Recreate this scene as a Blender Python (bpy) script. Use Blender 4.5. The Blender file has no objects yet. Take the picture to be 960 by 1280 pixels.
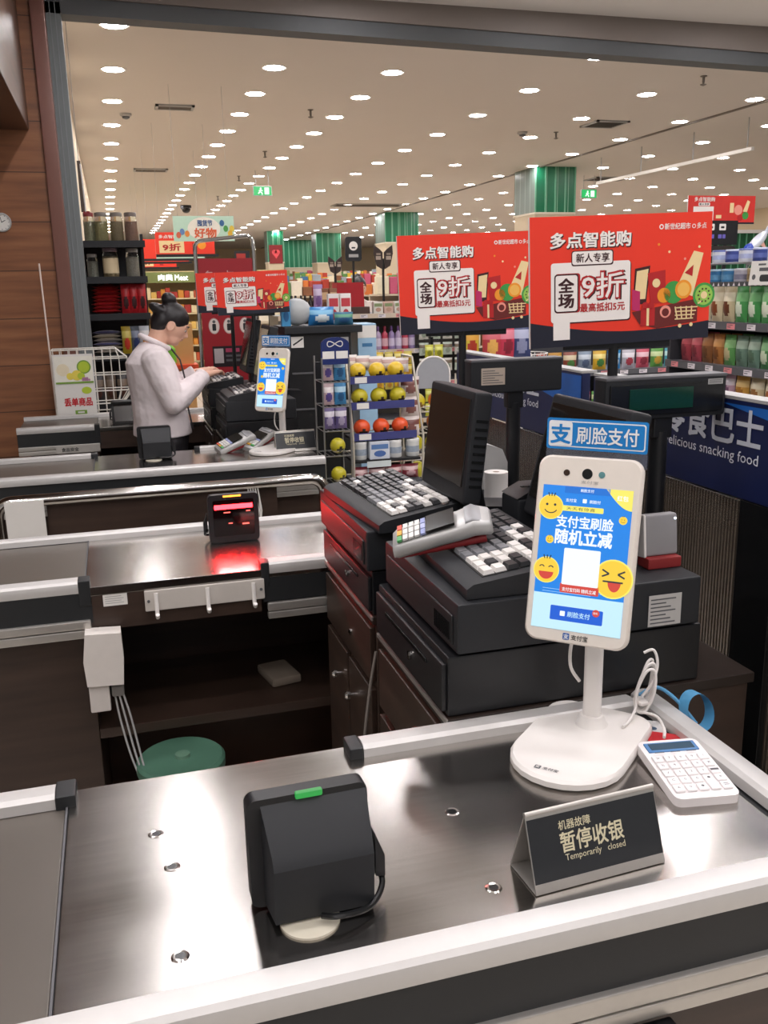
import bpy, bmesh, math, random
from mathutils import Matrix, Vector
rnd = random.Random(11)
sc = bpy.context.scene
COL = sc.collection
PI = math.pi
# ------------------------------------------------------------------ camera, world, lights, exposure
cam = bpy.data.cameras.new('camera')
cam.sensor_fit = 'VERTICAL'; cam.sensor_height = 36.0; cam.lens = 36.0*1140/1280
cam.clip_start = 0.02; cam.clip_end = 200
camo = bpy.data.objects.new('camera', cam); COL.objects.link(camo)
RW = [[0.95912, -0.086309, 0.269516], [-0.282285, -0.224191, 0.932767], [-0.020083, -0.970716, -0.23939]]
mx = Matrix(((RW[0][0], -RW[0][1], -RW[0][2], 0.0), (RW[1][0], -RW[1][1], -RW[1][2], 0.0),
             (RW[2][0], -RW[2][1], -RW[2][2], 1.6), (0, 0, 0, 1)))
camo.matrix_world = mx
sc.camera = camo
w = bpy.data.worlds.new('mall'); sc.world = w; w.use_nodes = True
bg = w.node_tree.nodes['Background']; bg.inputs[0].default_value = (1.0, 0.97, 0.95, 1); bg.inputs[1].default_value = 0.30
LAMP = 105.0
sc.view_settings.view_transform = 'Standard'; sc.view_settings.look = 'None'
sc.view_settings.gamma = 1.0; sc.view_settings.exposure = 0.0; sc.view_settings.use_curve_mapping = False
# ------------------------------------------------------------------ materials
def lin(h):
    h = h.lstrip('#'); o = []
    for i in (0, 2, 4):
        c = int(h[i:i+2], 16)/255
        o.append(c/12.92 if c <= 0.04045 else ((c+0.055)/1.055)**2.4)
    return (o[0], o[1], o[2], 1)
MATS = {}
def M(hexc, rough=0.5, metal=0.0, em=0.0, var=0.06, scale=30, spec=0.5, trans=0.0, bump=0.0, alpha=1.0):
    key = (hexc, rough, metal, em, var, scale, spec, trans, bump, alpha)
    if key in MATS: return MATS[key]
    m = bpy.data.materials.new('mat_'+hexc.strip('#')); m.use_nodes = True
    nt = m.node_tree; b = nt.nodes['Principled BSDF']; L = nt.links
    c = lin(hexc)
    b.inputs['Roughness'].default_value = rough; b.inputs['Metallic'].default_value = metal
    b.inputs['Specular IOR Level'].default_value = spec
    b.inputs['Transmission Weight'].default_value = trans
    b.inputs['Alpha'].default_value = alpha
    b.inputs['Base Color'].default_value = c
    if em > 0:
        b.inputs['Emission Color'].default_value = c; b.inputs['Emission Strength'].default_value = em
        b.inputs['Base Color'].default_value = (0.02, 0.02, 0.02, 1)
    elif var > 0 or bump > 0:
        tc = nt.nodes.new('ShaderNodeTexCoord'); n = nt.nodes.new('ShaderNodeTexNoise')
        n.inputs['Scale'].default_value = scale; n.inputs['Detail'].default_value = 3
        L.new(tc.outputs['Object'], n.inputs['Vector'])
        mp = nt.nodes.new('ShaderNodeMix'); mp.data_type = 'RGBA'
        mp.inputs[6].default_value = tuple(x*(1-var) for x in c[:3])+(1,)
        mp.inputs[7].default_value = tuple(min(1, x*(1+var)) for x in c[:3])+(1,)
        L.new(n.outputs['Fac'], mp.inputs[0]); L.new(mp.outputs[2], b.inputs['Base Color'])
        if bump > 0:
            bp = nt.nodes.new('ShaderNodeBump'); bp.inputs['Strength'].default_value = min(1, bump); bp.inputs['Distance'].default_value = 0.01*max(1, bump)
            L.new(n.outputs['Fac'], bp.inputs['Height']); L.new(bp.outputs[0], b.inputs['Normal'])
    MATS[key] = m
    return m
def node_mat(name):
    m = bpy.data.materials.new(name); m.use_nodes = True
    nt = m.node_tree; return m, nt, nt.nodes['Principled BSDF'], nt.links
def ramp(nt, cols):
    r = nt.nodes.new('ShaderNodeValToRGB')
    while len(r.color_ramp.elements) < len(cols): r.color_ramp.elements.new(0.5)
    for e, (p, c) in zip(r.color_ramp.elements, cols): e.position = p; e.color = lin(c)
    return r
def steel_mat():
    m, nt, b, L = node_mat('brushed_steel')
    tc = nt.nodes.new('ShaderNodeTexCoord'); mp = nt.nodes.new('ShaderNodeMapping'); mp.inputs['Scale'].default_value = (3, 160, 3)
    L.new(tc.outputs['Object'], mp.inputs[0])
    n = nt.nodes.new('ShaderNodeTexNoise'); n.inputs['Scale'].default_value = 1.0; n.inputs['Detail'].default_value = 4
    L.new(mp.outputs[0], n.inputs['Vector'])
    n2 = nt.nodes.new('ShaderNodeTexNoise'); n2.inputs['Scale'].default_value = 7; n2.inputs['Detail'].default_value = 5
    L.new(tc.outputs['Object'], n2.inputs['Vector'])
    r = ramp(nt, [(0.3, '#aeaaa6'), (0.7, '#b8b4af')]); L.new(n.outputs['Fac'], r.inputs[0]); L.new(r.outputs[0], b.inputs['Base Color'])
    mr = nt.nodes.new('ShaderNodeMapRange'); mr.inputs[1].default_value = 0.3; mr.inputs[2].default_value = 0.7; mr.inputs[3].default_value = 0.17; mr.inputs[4].default_value = 0.24
    L.new(n2.outputs['Fac'], mr.inputs[0]); L.new(mr.outputs[0], b.inputs['Roughness'])
    bp = nt.nodes.new('ShaderNodeBump'); bp.inputs['Strength'].default_value = 0.03; bp.inputs['Distance'].default_value = 0.002
    L.new(n2.outputs['Fac'], bp.inputs['Height']); L.new(bp.outputs[0], b.inputs['Normal'])
    b.inputs['Metallic'].default_value = 1.0; 
    return m
def wood_mat(name, c1, c2, c3, plank=0.30):
    m, nt, b, L = node_mat(name)
    tc = nt.nodes.new('ShaderNodeTexCoord'); mp = nt.nodes.new('ShaderNodeMapping'); mp.inputs['Scale'].default_value = (1.2, 1.2, 14)
    L.new(tc.outputs['Object'], mp.inputs[0])
    n = nt.nodes.new('ShaderNodeTexNoise'); n.inputs['Scale'].default_value = 1.6; n.inputs['Detail'].default_value = 6
    L.new(mp.outputs[0], n.inputs['Vector'])
    r = ramp(nt, [(0.3, c1), (0.52, c2), (0.75, c3)]); L.new(n.outputs['Fac'], r.inputs[0])
    sx = nt.nodes.new('ShaderNodeSeparateXYZ'); L.new(tc.outputs['Object'], sx.inputs[0])
    d = nt.nodes.new('ShaderNodeMath'); d.operation = 'DIVIDE'; d.inputs[1].default_value = plank; L.new(sx.outputs[2], d.inputs[0])
    f = nt.nodes.new('ShaderNodeMath'); f.operation = 'FRACT'; L.new(d.outputs[0], f.inputs[0])
    g = nt.nodes.new('ShaderNodeMath'); g.operation = 'LESS_THAN'; g.inputs[1].default_value = 0.02; L.new(f.outputs[0], g.inputs[0])
    mi = nt.nodes.new('ShaderNodeMix'); mi.data_type = 'RGBA'; L.new(g.outputs[0], mi.inputs[0]); L.new(r.outputs[0], mi.inputs[6]); mi.inputs[7].default_value = lin('#4a2d1d')
    L.new(mi.outputs[2], b.inputs['Base Color']); b.inputs['Roughness'].default_value = 0.42
    return m
def tile_mat():
    m, nt, b, L = node_mat('floor_tiles')
    tc = nt.nodes.new('ShaderNodeTexCoord'); br = nt.nodes.new('ShaderNodeTexBrick'); br.offset = 0
    br.inputs['Scale'].default_value = 1.0; br.inputs['Brick Width'].default_value = 0.6; br.inputs['Row Height'].default_value = 0.6; br.inputs['Mortar Size'].default_value = 0.004
    br.inputs['Color1'].default_value = lin('#d6cfc4'); br.inputs['Color2'].default_value = lin('#cfc7bb'); br.inputs['Mortar'].default_value = lin('#98907f')
    L.new(tc.outputs['Object'], br.inputs['Vector']); L.new(br.outputs[0], b.inputs['Base Color']); b.inputs['Roughness'].default_value = 0.22
    return m
def stripes_mat(name, axis, period, c1, c2, duty=0.5, rough=0.3, trans=0.0, bump=0.0):
    m, nt, b, L = node_mat(name)
    tc = nt.nodes.new('ShaderNodeTexCoord'); sx = nt.nodes.new('ShaderNodeSeparateXYZ'); L.new(tc.outputs['Object'], sx.inputs[0])
    d = nt.nodes.new('ShaderNodeMath'); d.operation = 'DIVIDE'; d.inputs[1].default_value = period; L.new(sx.outputs[axis], d.inputs[0])
    f = nt.nodes.new('ShaderNodeMath'); f.operation = 'FRACT'; L.new(d.outputs[0], f.inputs[0])
    g = nt.nodes.new('ShaderNodeMath'); g.operation = 'LESS_THAN'; g.inputs[1].default_value = duty; L.new(f.outputs[0], g.inputs[0])
    mi = nt.nodes.new('ShaderNodeMix'); mi.data_type = 'RGBA'; L.new(g.outputs[0], mi.inputs[0]); mi.inputs[6].default_value = lin(c1); mi.inputs[7].default_value = lin(c2)
    L.new(mi.outputs[2], b.inputs['Base Color']); b.inputs['Roughness'].default_value = rough; b.inputs['Transmission Weight'].default_value = trans
    if bump:
        s = nt.nodes.new('ShaderNodeMath'); s.operation = 'PINGPONG'; s.inputs[1].default_value = 0.5; L.new(d.outputs[0], s.inputs[0])
        bp = nt.nodes.new('ShaderNodeBump'); bp.inputs['Strength'].default_value = bump; bp.inputs['Distance'].default_value = 0.004
        L.new(s.outputs[0], bp.inputs['Height']); L.new(bp.outputs[0], b.inputs['Normal'])
    return m
STEEL = steel_mat()
ALU = M('#c4c0ba', 0.36, 0.75, var=0.04, scale=60)
RIM = M('#cfccc9', 0.42, 0.3, var=0.04, scale=40)
CHROME = M('#cfccc8', 0.14, 1.0, var=0.02)
BLACK = M('#131417', 0.42, var=0.1, scale=50)
BLACKG = M('#141516', 0.25, var=0.05)
SOFTB = M('#1b1d21', 0.55, var=0.08, scale=80)
APRON = M('#1f2123', 0.5, var=0.08)
GREY = M('#5a5a5d', 0.5)
LGREY = M('#a9a8a6', 0.5)
WHITE = M('#ece8e2', 0.42, var=0.02)
PWHITE = M('#e9e4df', 0.35, var=0.01)
PAPER = M('#e9e6e0', 0.75, var=0.02)
BROWN = wood_mat('counter_brown', '#33261f', '#3d2e26', '#46362d', 9.0)
BELT = M('#67615a', 0.36, 0.3, var=0.05, scale=8)
WOOD = wood_mat('wall_walnut', '#74482e', '#8a5838', '#9c6844', 0.29)
RED = M('#e23423', 0.45, var=0.02)
NAVY = M('#1a1c2c', 0.45, var=0.03)
CREAM = M('#e8d9c0', 0.6)
# ------------------------------------------------------------------ geometry
class G:
    """collects faces with a material each, then links ONE mesh object"""
    def __init__(s): s.v = []; s.f = []; s.m = []; s.mats = []; s.bev = False
    def add(s, vs, fs, mat, X=None):
        o = len(s.v)
        if mat not in s.mats: s.mats.append(mat)
        k = s.mats.index(mat)
        s.v += [tuple(X @ Vector(p)) if X is not None else tuple(p) for p in vs]
        s.f += [tuple(i+o for i in f) for f in fs]; s.m += [k]*len(fs)
        return s
    def box(s, x0, x1, y0, y1, z0, z1, mat, bev=0.0, X=None, seg=2):
        if bev <= 0:
            vs = [(x0, y0, z0), (x1, y0, z0), (x1, y1, z0), (x0, y1, z0), (x0, y0, z1), (x1, y0, z1), (x1, y1, z1), (x0, y1, z1)]
            return s.add(vs, [(0, 3, 2, 1), (4, 5, 6, 7), (0, 1, 5, 4), (1, 2, 6, 5), (2, 3, 7, 6), (3, 0, 4, 7)], mat, X)
        s.bev = True
        bm = bmesh.new(); bmesh.ops.create_cube(bm, size=1)
        for v in bm.verts: v.co = ((x0+x1)/2+v.co.x*(x1-x0), (y0+y1)/2+v.co.y*(y1-y0), (z0+z1)/2+v.co.z*(z1-z0))
        bev = min(bev, 0.49*min(x1-x0, y1-y0, z1-z0))
        bmesh.ops.bevel(bm, geom=bm.edges[:], offset=bev, segments=seg, profile=0.5, affect='EDGES')
        return s.bm(bm, mat, X)
    def bm(s, bm, mat, X=None):
        bm.verts.index_update()
        s.add([v.co[:] for v in bm.verts], [[v.index for v in f.verts] for f in bm.faces], mat, X); bm.free(); return s
    def prism(s, poly, d0, d1, axis, mat, X=None):
        n = len(poly)
        mk = {'x': lambda a, b, d: (d, a, b), 'y': lambda a, b, d: (a, d, b), 'z': lambda a, b, d: (a, b, d)}[axis]
        vs = [mk(a, b, d0) for a, b in poly]+[mk(a, b, d1) for a, b in poly]
        return s.add(vs, [tuple(range(n))[::-1], tuple(range(n, 2*n))]+[(i, (i+1) % n, n+(i+1) % n, n+i) for i in range(n)], mat, X)
    def lathe(s, prof, c, mat, n=20, X=None):
        vs, fs = [], []
        for r, z in prof:
            for k in range(n): a = 2*PI*k/n; vs.append((c[0]+r*math.cos(a), c[1]+r*math.sin(a), c[2]+z))
        for i in range(len(prof)-1):
            for k in range(n): fs.append((i*n+k, i*n+(k+1) % n, (i+1)*n+(k+1) % n, (i+1)*n+k))
        fs.append(tuple(range(n))[::-1]); fs.append(tuple(range((len(prof)-1)*n, len(prof)*n)))
        return s.add(vs, fs, mat, X)
    def tube(s, pts, r, mat, n=8, X=None, closed=False):
        P = [Vector(p) for p in pts]; vs, fs = [], []; N = len(P); up = None
        for i, p in enumerate(P):
            a = P[(i-1) % N] if closed else P[max(i-1, 0)]; b = P[(i+1) % N] if closed else P[min(i+1, N-1)]
            t = (b-a).normalized()
            if up is None: up = Vector((0, 0, 1)) if abs(t.z) < 0.9 else Vector((1, 0, 0))
            u = (up-t*up.dot(t)).normalized(); q = t.cross(u); up = u
            rr = r[i] if isinstance(r, (list, tuple)) else r
            for k in range(n): an = 2*PI*k/n; vs.append(p+u*math.cos(an)*rr+q*math.sin(an)*rr)
        for i in range(N if closed else N-1):
            j = (i+1) % N
            for k in range(n): fs.append((i*n+k, i*n+(k+1) % n, j*n+(k+1) % n, j*n+k))
        if not closed: fs += [tuple(range(n))[::-1], tuple(range((N-1)*n, N*n))]
        return s.add(vs, fs, mat, X)
    def ball(s, c, r, mat, n=16, m=10, X=None, f=None):
        if not isinstance(r, (list, tuple)): r = (r, r, r)
        vs, fs = [], []
        for i in range(m+1):
            t = PI*i/m
            for k in range(n):
                a = 2*PI*k/n; d = Vector((math.sin(t)*math.cos(a), math.sin(t)*math.sin(a), math.cos(t)))
                k2 = f(d) if f else 1
                vs.append((c[0]+d.x*r[0]*k2, c[1]+d.y*r[1]*k2, c[2]+d.z*r[2]*k2))
        for i in range(m):
            for k in range(n): fs.append((i*n+k, i*n+(k+1) % n, (i+1)*n+(k+1) % n, (i+1)*n+k))
        return s.add(vs, fs, mat, X)
    def obj(s, name, parent=None, smooth=35, loc=None, rz=0.0, fix=True):
        me = bpy.data.meshes.new(name); me.from_pydata(s.v, [], s.f)
        for m in s.mats: me.materials.append(m)
        me.polygons.foreach_set('material_index', s.m)
        if fix:
            b = bmesh.new(); b.from_mesh(me); bmesh.ops.remove_doubles(b, verts=b.verts[:], dist=1e-6); bmesh.ops.recalc_face_normals(b, faces=b.faces[:]); b.to_mesh(me); b.free()
        if smooth: me.shade_smooth(); me.set_sharp_from_angle(angle=math.radians(smooth))
        me.update()
        o = bpy.data.objects.new(name, me); COL.objects.link(o)
        if s.bev and smooth: wn = o.modifiers.new('weighted_normal', 'WEIGHTED_NORMAL'); wn.keep_sharp = True
        if parent is not None: o.parent = parent
        if loc: o.location = loc
        if rz: o.rotation_euler.z = rz
        return o
def rrect(w, h, r, cx=0, cy=0, n=5):
    p = []
    for sx, sy, a0 in ((1, 1, 0), (-1, 1, 90), (-1, -1, 180), (1, -1, 270)):
        for k in range(n+1):
            a = math.radians(a0+90*k/n); p.append((cx+sx*(w/2-r)+r*math.cos(a), cy+sy*(h/2-r)+r*math.sin(a)))
    return p
def sp(pts, n=6):
    P = [Vector(p) for p in pts]; o = []
    for i in range(len(P)-1):
        a, b, c, d = P[max(i-1, 0)], P[i], P[i+1], P[min(i+2, len(P)-1)]
        for k in range(n):
            t = k/n; o.append(.5*((2*b)+(c-a)*t+(2*a-5*b+4*c-d)*t*t+(3*b-a-3*c+d)*t**3))
    return o+[P[-1]]
TXT = {}
def text_geo(body, bold):
    if (body, bold) in TXT: return TXT[(body, bold)]
    c = bpy.data.curves.new('t', 'FONT'); c.body = body; c.offset = bold; c.resolution_u = 2
    o = bpy.data.objects.new('t', c); COL.objects.link(o)
    bpy.context.view_layer.update()
    me = bpy.data.meshes.new_from_object(o.evaluated_get(bpy.context.evaluated_depsgraph_get()))
    vs = [v.co[:2] for v in me.vertices]; fs = [list(p.vertices) for p in me.polygons]
    bpy.data.objects.remove(o); bpy.data.curves.remove(c); bpy.data.meshes.remove(me)
    TXT[(body, bold)] = (vs, fs); return vs, fs
class Art(G):
    """printed artwork: flat shapes in layers on a plane (u to the right, v up), facing -Y"""
    def __init__(s, dy=0.0004): super().__init__(); s.dy = dy
    def poly(s, pts, mat, l=1): return s.add([(u, -l*s.dy, v) for u, v in pts], [tuple(range(len(pts)))], mat)
    def rect(s, u0, v0, u1, v1, mat, l=1): return s.poly([(u0, v0), (u1, v0), (u1, v1), (u0, v1)], mat, l)
    def rr(s, u0, v0, u1, v1, r, mat, l=1): return s.poly(rrect(abs(u1-u0), abs(v1-v0), r, (u0+u1)/2, (v0+v1)/2, 4), mat, l)
    def circ(s, u, v, r, mat, l=1, ry=None, n=20, a0=0, a1=360):
        ry = ry or r
        pts = [(u+r*math.cos(math.radians(a0+(a1-a0)*k/n)), v+ry*math.sin(math.radians(a0+(a1-a0)*k/n))) for k in range(n+(0 if a1-a0 >= 360 else 1))]
        return s.poly(pts, mat, l)
    def line(s, pts, wd, mat, l=1):
        for (a, b), (c, d) in zip(pts[:-1], pts[1:]):
            L = math.hypot(c-a, d-b) or 1e-6; nx, ny = -(d-b)/L*wd/2, (c-a)/L*wd/2
            s.poly([(a+nx, b+ny), (c+nx, d+ny), (c-nx, d-ny), (a-nx, b-ny)], mat, l)
        return s
    def text(s, body, u, v, h, mat, l=1, bold=0.0, w=None, align='l', shear=0.0):
        """h: cap-box height; w: width the line is fitted to; (u, v) lower left (or centre for align c)"""
        vs, fs = text_geo(body, 0.0)
        x0, x1 = min(p[0] for p in vs), max(p[0] for p in vs); y0, y1 = min(p[1] for p in vs), max(p[1] for p in vs)
        k = h/(y1-y0); kx = k if w is None else w/(x1-x0); W = kx*(x1-x0)
        u0 = u-W/2 if align == 'c' else u
        b = bold*0.8
        for i, (dx, dy) in enumerate([(0, 0)] if b < .006 else [(0, 0), (b, b), (-b, b), (b, -b), (-b, -b)]):
            s.add([(u0+(x-x0)*kx+dx*kx, -(l+.15*i)*s.dy, v+(y-y0)*k+dy*k) for x, y in vs], fs, mat)
        return s
    def obj(s, name, parent=None, X=None, **k):
        o = super().obj(name, parent, smooth=0, fix=False)
        if X is not None: o.matrix_local = X
        return o
# ------------------------------------------------------------------ tagging
def tag(o, label, cat, group=None, kind=None):
    o['label'] = label; o['category'] = cat
    if group: o['group'] = group
    if kind: o['kind'] = kind
    return o
def thing(name, label, cat, loc=(0, 0, 0), rz=0.0, group=None):
    o = bpy.data.objects.new(name, None); COL.objects.link(o); o.empty_display_size = 0.05
    o.location = loc; o.rotation_euler = (0, 0, rz)
    return tag(o, label, cat, group)
def struct(o): o['kind'] = 'structure'; return o
def dup(root, loc, rz=None, label=None, group=None):
    r = root.copy(); COL.objects.link(r); r.location = loc
    if rz is not None: r.rotation_euler = (0, 0, rz)
    if label: r['label'] = label
    if group: r['group'] = group
    for ch in list(root.children):
        c = ch.copy(); COL.objects.link(c); c.parent = r
        for g in ch.children:
            d = g.copy(); COL.objects.link(d); d.parent = c
    return r
ORD = ['first', 'second', 'third', 'fourth', 'fifth', 'sixth', 'seventh', 'eighth', 'ninth', 'tenth', 'eleventh', 'twelfth', 'thirteenth', 'fourteenth', 'fifteenth',
       'sixteenth', 'seventeenth', 'eighteenth', 'nineteenth', 'twentieth', 'twenty-first', 'twenty-second', 'twenty-third', 'twenty-fourth', 'twenty-fifth', 'twenty-sixth', 'twenty-seventh', 'twenty-eighth']
TM = Matrix.Translation
def RX(a): return Matrix.Rotation(a, 4, 'X')
def RY(a): return Matrix.Rotation(a, 4, 'Y')
def RZ(a): return Matrix.Rotation(a, 4, 'Z')
def project(p):
    q = mx.inverted() @ Vector(p)
    return (480+1140*q.x/-q.z, 640-1140*q.y/-q.z) if q.z < 0 else (-9999, -9999)
# ------------------------------------------------------------------ the setting
FLOORM = tile_mat()
struct(G().box(-7, 17, -4, 43, -0.1, 0, FLOORM).obj('floor', smooth=0))
CEIL = M('#d2c9c0', 0.7, var=0.015, scale=2)
struct(G().box(-0.3, 17, 6.42, 43, 3.4, 3.5, CEIL).obj('ceiling', smooth=0))
struct(G().box(-7, 17, -4, 6.42, 3.42, 3.5, M('#dbd6d2', 0.75, var=0.02, scale=2)).obj('ceiling_lobby', smooth=0))
struct(G().box(-7, -0.235, 6.25, 6.5, 0, 3.45, WOOD).obj('wall_left', smooth=0))
WALLM = M('#d9c9ad', 0.7, var=0.03, scale=3)
struct(G().box(-0.3, -0.2, 6.9, 43, 0, 3.45, WALLM).obj('wall_store_left', smooth=0))
struct(G().box(-0.3, 17, 42.6, 42.8, 0, 3.45, WALLM).obj('wall_back', smooth=0))
struct(G().box(16.6, 16.8, -4, 43, 0, 3.45, WALLM).obj('wall_right', smooth=0))
BEAMG = M('#55585a', 0.6, 0.0, var=0.05, scale=5)
BEAML = M('#7d746e', 0.6, 0.0, var=0.05, scale=5)
g = G(); sl = -0.0166
g.prism([(-0.24, 3.238), (17, 3.238+17.2*sl), (17, 3.6), (-0.24, 3.6)], 6.34, 6.5, 'y', BEAMG)
g.prism([(-0.24, 3.33), (17, 3.33+17.2*sl), (17, 3.6), (-0.24, 3.6)], 6.32, 6.34, 'y', BEAML)
struct(g.obj('trim_beam', smooth=0))
JAMB = M('#747b7c', 0.55, 0.0, var=0.08, scale=6)
g = G().box(-0.215, -0.129, 6.34, 6.52, 0, 3.3, JAMB)
for x in (-0.19, -0.16): g.box(x-0.002, x+0.002, 6.336, 6.34, 0, 3.3, M('#888e8f', .5))
struct(g.obj('trim_jamb', smooth=0))
struct(G().box(-0.30, -0.215, 6.22, 6.45, 0, 3.4, M('#7a5146', 0.28, 0.1, var=0.05), bev=0.008).obj('trim_reveal'))
SOFF = wood_mat('soffit_wood', '#3f2719', '#503322', '#5c3d29', 3.0)
struct(G().box(-4, -0.37, 2.6, 6.25, 2.56, 3.42, SOFF, bev=0.01).obj('wall_soffit'))
t = thing('wall_clock', 'small round white dial mounted on the walnut plank wall', 'clock', (-0.585, 6.25, 2.03))
G().lathe([(0.056, 0), (0.056, 0.014), (0.049, 0.018), (0.049, 0.012)], (0, 0, 0), LGREY, 28, RX(PI/2)).obj('rim', t)
a = Art(); a.circ(0, 0, 0.05, PAPER, 32)
for k in range(12): a.line([(0.038*math.cos(k*PI/6), 0.038*math.sin(k*PI/6)), (0.045*math.cos(k*PI/6), 0.045*math.sin(k*PI/6))], 0.003, GREY, 33)
a.obj('face', t)
a = Art(); a.line([(0, 0), (0.022, 0.012)], 0.004, SOFTB, 36); a.line([(0, 0), (-0.006, 0.034)], 0.003, SOFTB, 36); a.obj('hands', t)
# ceiling line, vents and fittings
DG = M('#6d655c', 0.6)
struct(G().box(6.70, 6.74, 6.5, 42, 3.385, 3.4, DG).obj('trim_ceiling_groove', smooth=0))
for i, (x, y, wx, wy, l) in enumerate([(0.80, 10.03, .38, .22, 'dark slotted air vent between the first two columns of downlights'), (5.72, 10.2, .42, .42, 'square dark air vent on the ceiling above the big red signs'),
        (0.78, 15.06, .5, .3, 'small far air vent beside the leftmost downlight column'), (8.72, 15.37, .7, .5, 'far air vent right of the tall green pillar'), (5.77, 20.74, 1.6, .6, 'wide dark air vent in front of the middle green pillar')]):
    t = thing('ceiling_vent', l, 'vent', (x, y, 3.4), 0, 'ceiling air vents')
    g = G(); b = 0.03
    for q in ((-wx/2, wx/2, -wy/2, -wy/2+b), (-wx/2, wx/2, wy/2-b, wy/2), (-wx/2, -wx/2+b, -wy/2, wy/2), (wx/2-b, wx/2, -wy/2, wy/2)): g.box(*q, -0.02, 0, LGREY)
    g.obj('frame', t); G().box(-wx/2+b, wx/2-b, -wy/2+b, wy/2-b, -0.006, 0, BLACK).obj('backing', t, 0)
    g = G()
    for k in range(7): yy = -wy/2+b+(k+.5)*(wy-2*b)/7; g.box(-wx/2+b, wx/2-b, -0.008, 0.008, -0.003, 0.003, DG, X=TM((0, yy, -0.012)) @ RX(0.6))
    g.obj('slats', t)
for i, (x, y) in enumerate([(2.175, 9.96), (2.18, 12.94), (2.2, 15.7), (2.23, 19.0), (5.35, 7.78), (5.43, 10.86)]):
    l = f'{ORD[i % 4]} small sprinkler head from the beam, hanging ' + ('beside the third downlight column' if x < 3 else 'beside the fifth downlight column')
    t = thing('ceiling_sprinkler', l, 'sprinkler', (x, y, 3.4), 0, 'ceiling sprinkler heads')
    G().lathe([(0.03, 0), (0.03, -0.006), (0.012, -0.01), (0.012, -0.05), (0.008, -0.07)], (0, 0, 0), DG, 12).obj('stem', t); G().lathe([(0.028, -0.07), (0.028, -0.075), (0.004, -0.085)], (0, 0, 0), DG, 12).obj('deflector', t)
for i, (x, y, l) in enumerate([(0.335, 10.5, 'round smoke detector beside the leftmost downlight column'), (5.01, 10.92, 'round smoke detector near the square air vent')]):
    t = thing('smoke_detector', l, 'smoke detector', (x, y, 3.4), 0, 'smoke detectors')
    G().lathe([(0.06, 0), (0.06, -0.02), (0.045, -0.03)], (0, 0, 0), LGREY, 20).obj('base', t); G().lathe([(0.04, -0.03), (0.036, -0.045), (0.015, -0.055)], (0, 0, 0), GREY, 20).obj('sensor_cap', t)
t = thing('security_camera', 'small black dome camera under the ceiling near the deep left aisle', 'camera', (1.775, 21.1, 3.4))
G().lathe([(0.12, 0), (0.12, -0.05), (0.11, -0.06)], (0, 0, 0), SOFTB, 20).obj('mount', t); G().ball((0, 0, -0.06), (0.1, 0.1, 0.1), BLACKG).obj('dome', t)
GREENX = M('#19b45c', em=1.2); WHX = M('#e8fff0', em=1.4)
for i, (x, y, l) in enumerate([(2.46, 15.0, 'small lit green exit sign hanging left of the ceiling centre'), (8.15, 15.0, 'small lit green exit sign right of the tall green pillar')]):
    t = thing('exit_sign', l, 'exit sign', (x, y, 3.1), 0, 'green exit signs')
    G().box(-.15, .15, -.015, .015, -.075, .075, LGREY, bev=.005).obj('case', t)
    a = Art(0.001); a.rect(-.14, -.065, .14, .065, GREENX, 17); a.circ(-.03, .035, .014, WHX, 18); a.line([(-.03, .02), (-.04, -.01), (-.07, -.04)], .016, WHX, 18); a.line([(-.04, -.01), (-.01, -.03), (-.01, -.055)], .016, WHX, 18)
    a.line([(-.06, .0), (-.03, .015), (.0, .0)], .012, WHX, 18); a.rect(.03, -.05, .1, .05, WHX, 18); a.obj('face', t)
    for sx in (-.1, .1): G().tube([(sx, 0, .07), (sx, 0, .3)], .006, LGREY, 6).obj('hanger', t)
t = thing('suspended_rail', 'thin pale rail hung on rods below the right side of the ceiling', 'rail', (7.2, 11.2, 3.05))
G().box(-.02, .02, -1.75, 1.8, -.02, .02, M('#e0dcd4', 0.4)).obj('bar', t)
for y in (-1.65, -.6, .6, 1.7): G().tube([(0, y, 0), (0, y, .35)], .008, LGREY, 6).obj('rod', t)
# downlights
DIFF = M('#fdf9fb', em=LAMP)
RINGM = M('#e6e0d6', 0.4)
def make_light():
    t = thing('downlight', 'x', 'downlight', (0, 0, 3.4))
    G().lathe([(0.085, 0.0), (0.105, 0.0), (0.105, -0.006), (0.085, -0.004)], (0, 0, 0), RINGM, 18).obj('trim_ring', t)
    vs = [(0.084*math.cos(2*PI*k/14), 0.084*math.sin(2*PI*k/14), -0.0075) for k in range(14)]
    g = G(); g.add(vs, [tuple(range(14))[::-1]], DIFF); g.obj('diffuser', t, 0, fix=False)
    return t
LP = make_light(); first = True
DIFF0 = DIFF; DIFF = M('#fdf9fc', em=LAMP*1.22); LB = make_light()
COLS = [(0.2, 7.165, 1.345), (1.494, 7.13, 1.066), (2.52, 7.11, 1.07), (4.03, 7.33, 1.31), (5.28, 7.27, 1.335), (6.55, 7.3, 1.32), (7.82, 7.35, 1.32), (9.1, 7.35, 1.32), (10.4, 7.35, 1.32), (11.7, 7.35, 1.32), (13.0, 7.35, 1.32), (14.3, 7.35, 1.32)]
for ci, (x, y0, dy) in enumerate(COLS):
    k = 0; y = y0
    while y < (31 if ci < 5 else 36):
        px, py = project((x, y, 3.4))
        if -60 < px < 1060 and py > -60:
            l = f'round downlight, {ORD[ci]} column from the walnut wall, {ORD[k]} behind the beam'
            if first: o = LP; o.location = (x, y, 3.4); o['label'] = l; o['group'] = 'store ceiling downlights'; first = False
            else: dup(LP, (x, y, 3.4), None, l, 'store ceiling downlights')
        k += 1; y += dy
k = 0; LB.location = (3.1, 5.6, 3.419); LB['label'] = 'unseen round downlight in the lobby ceiling, in a set partly added for brightness'; LB['group'] = 'lobby ceiling downlights'
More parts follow.
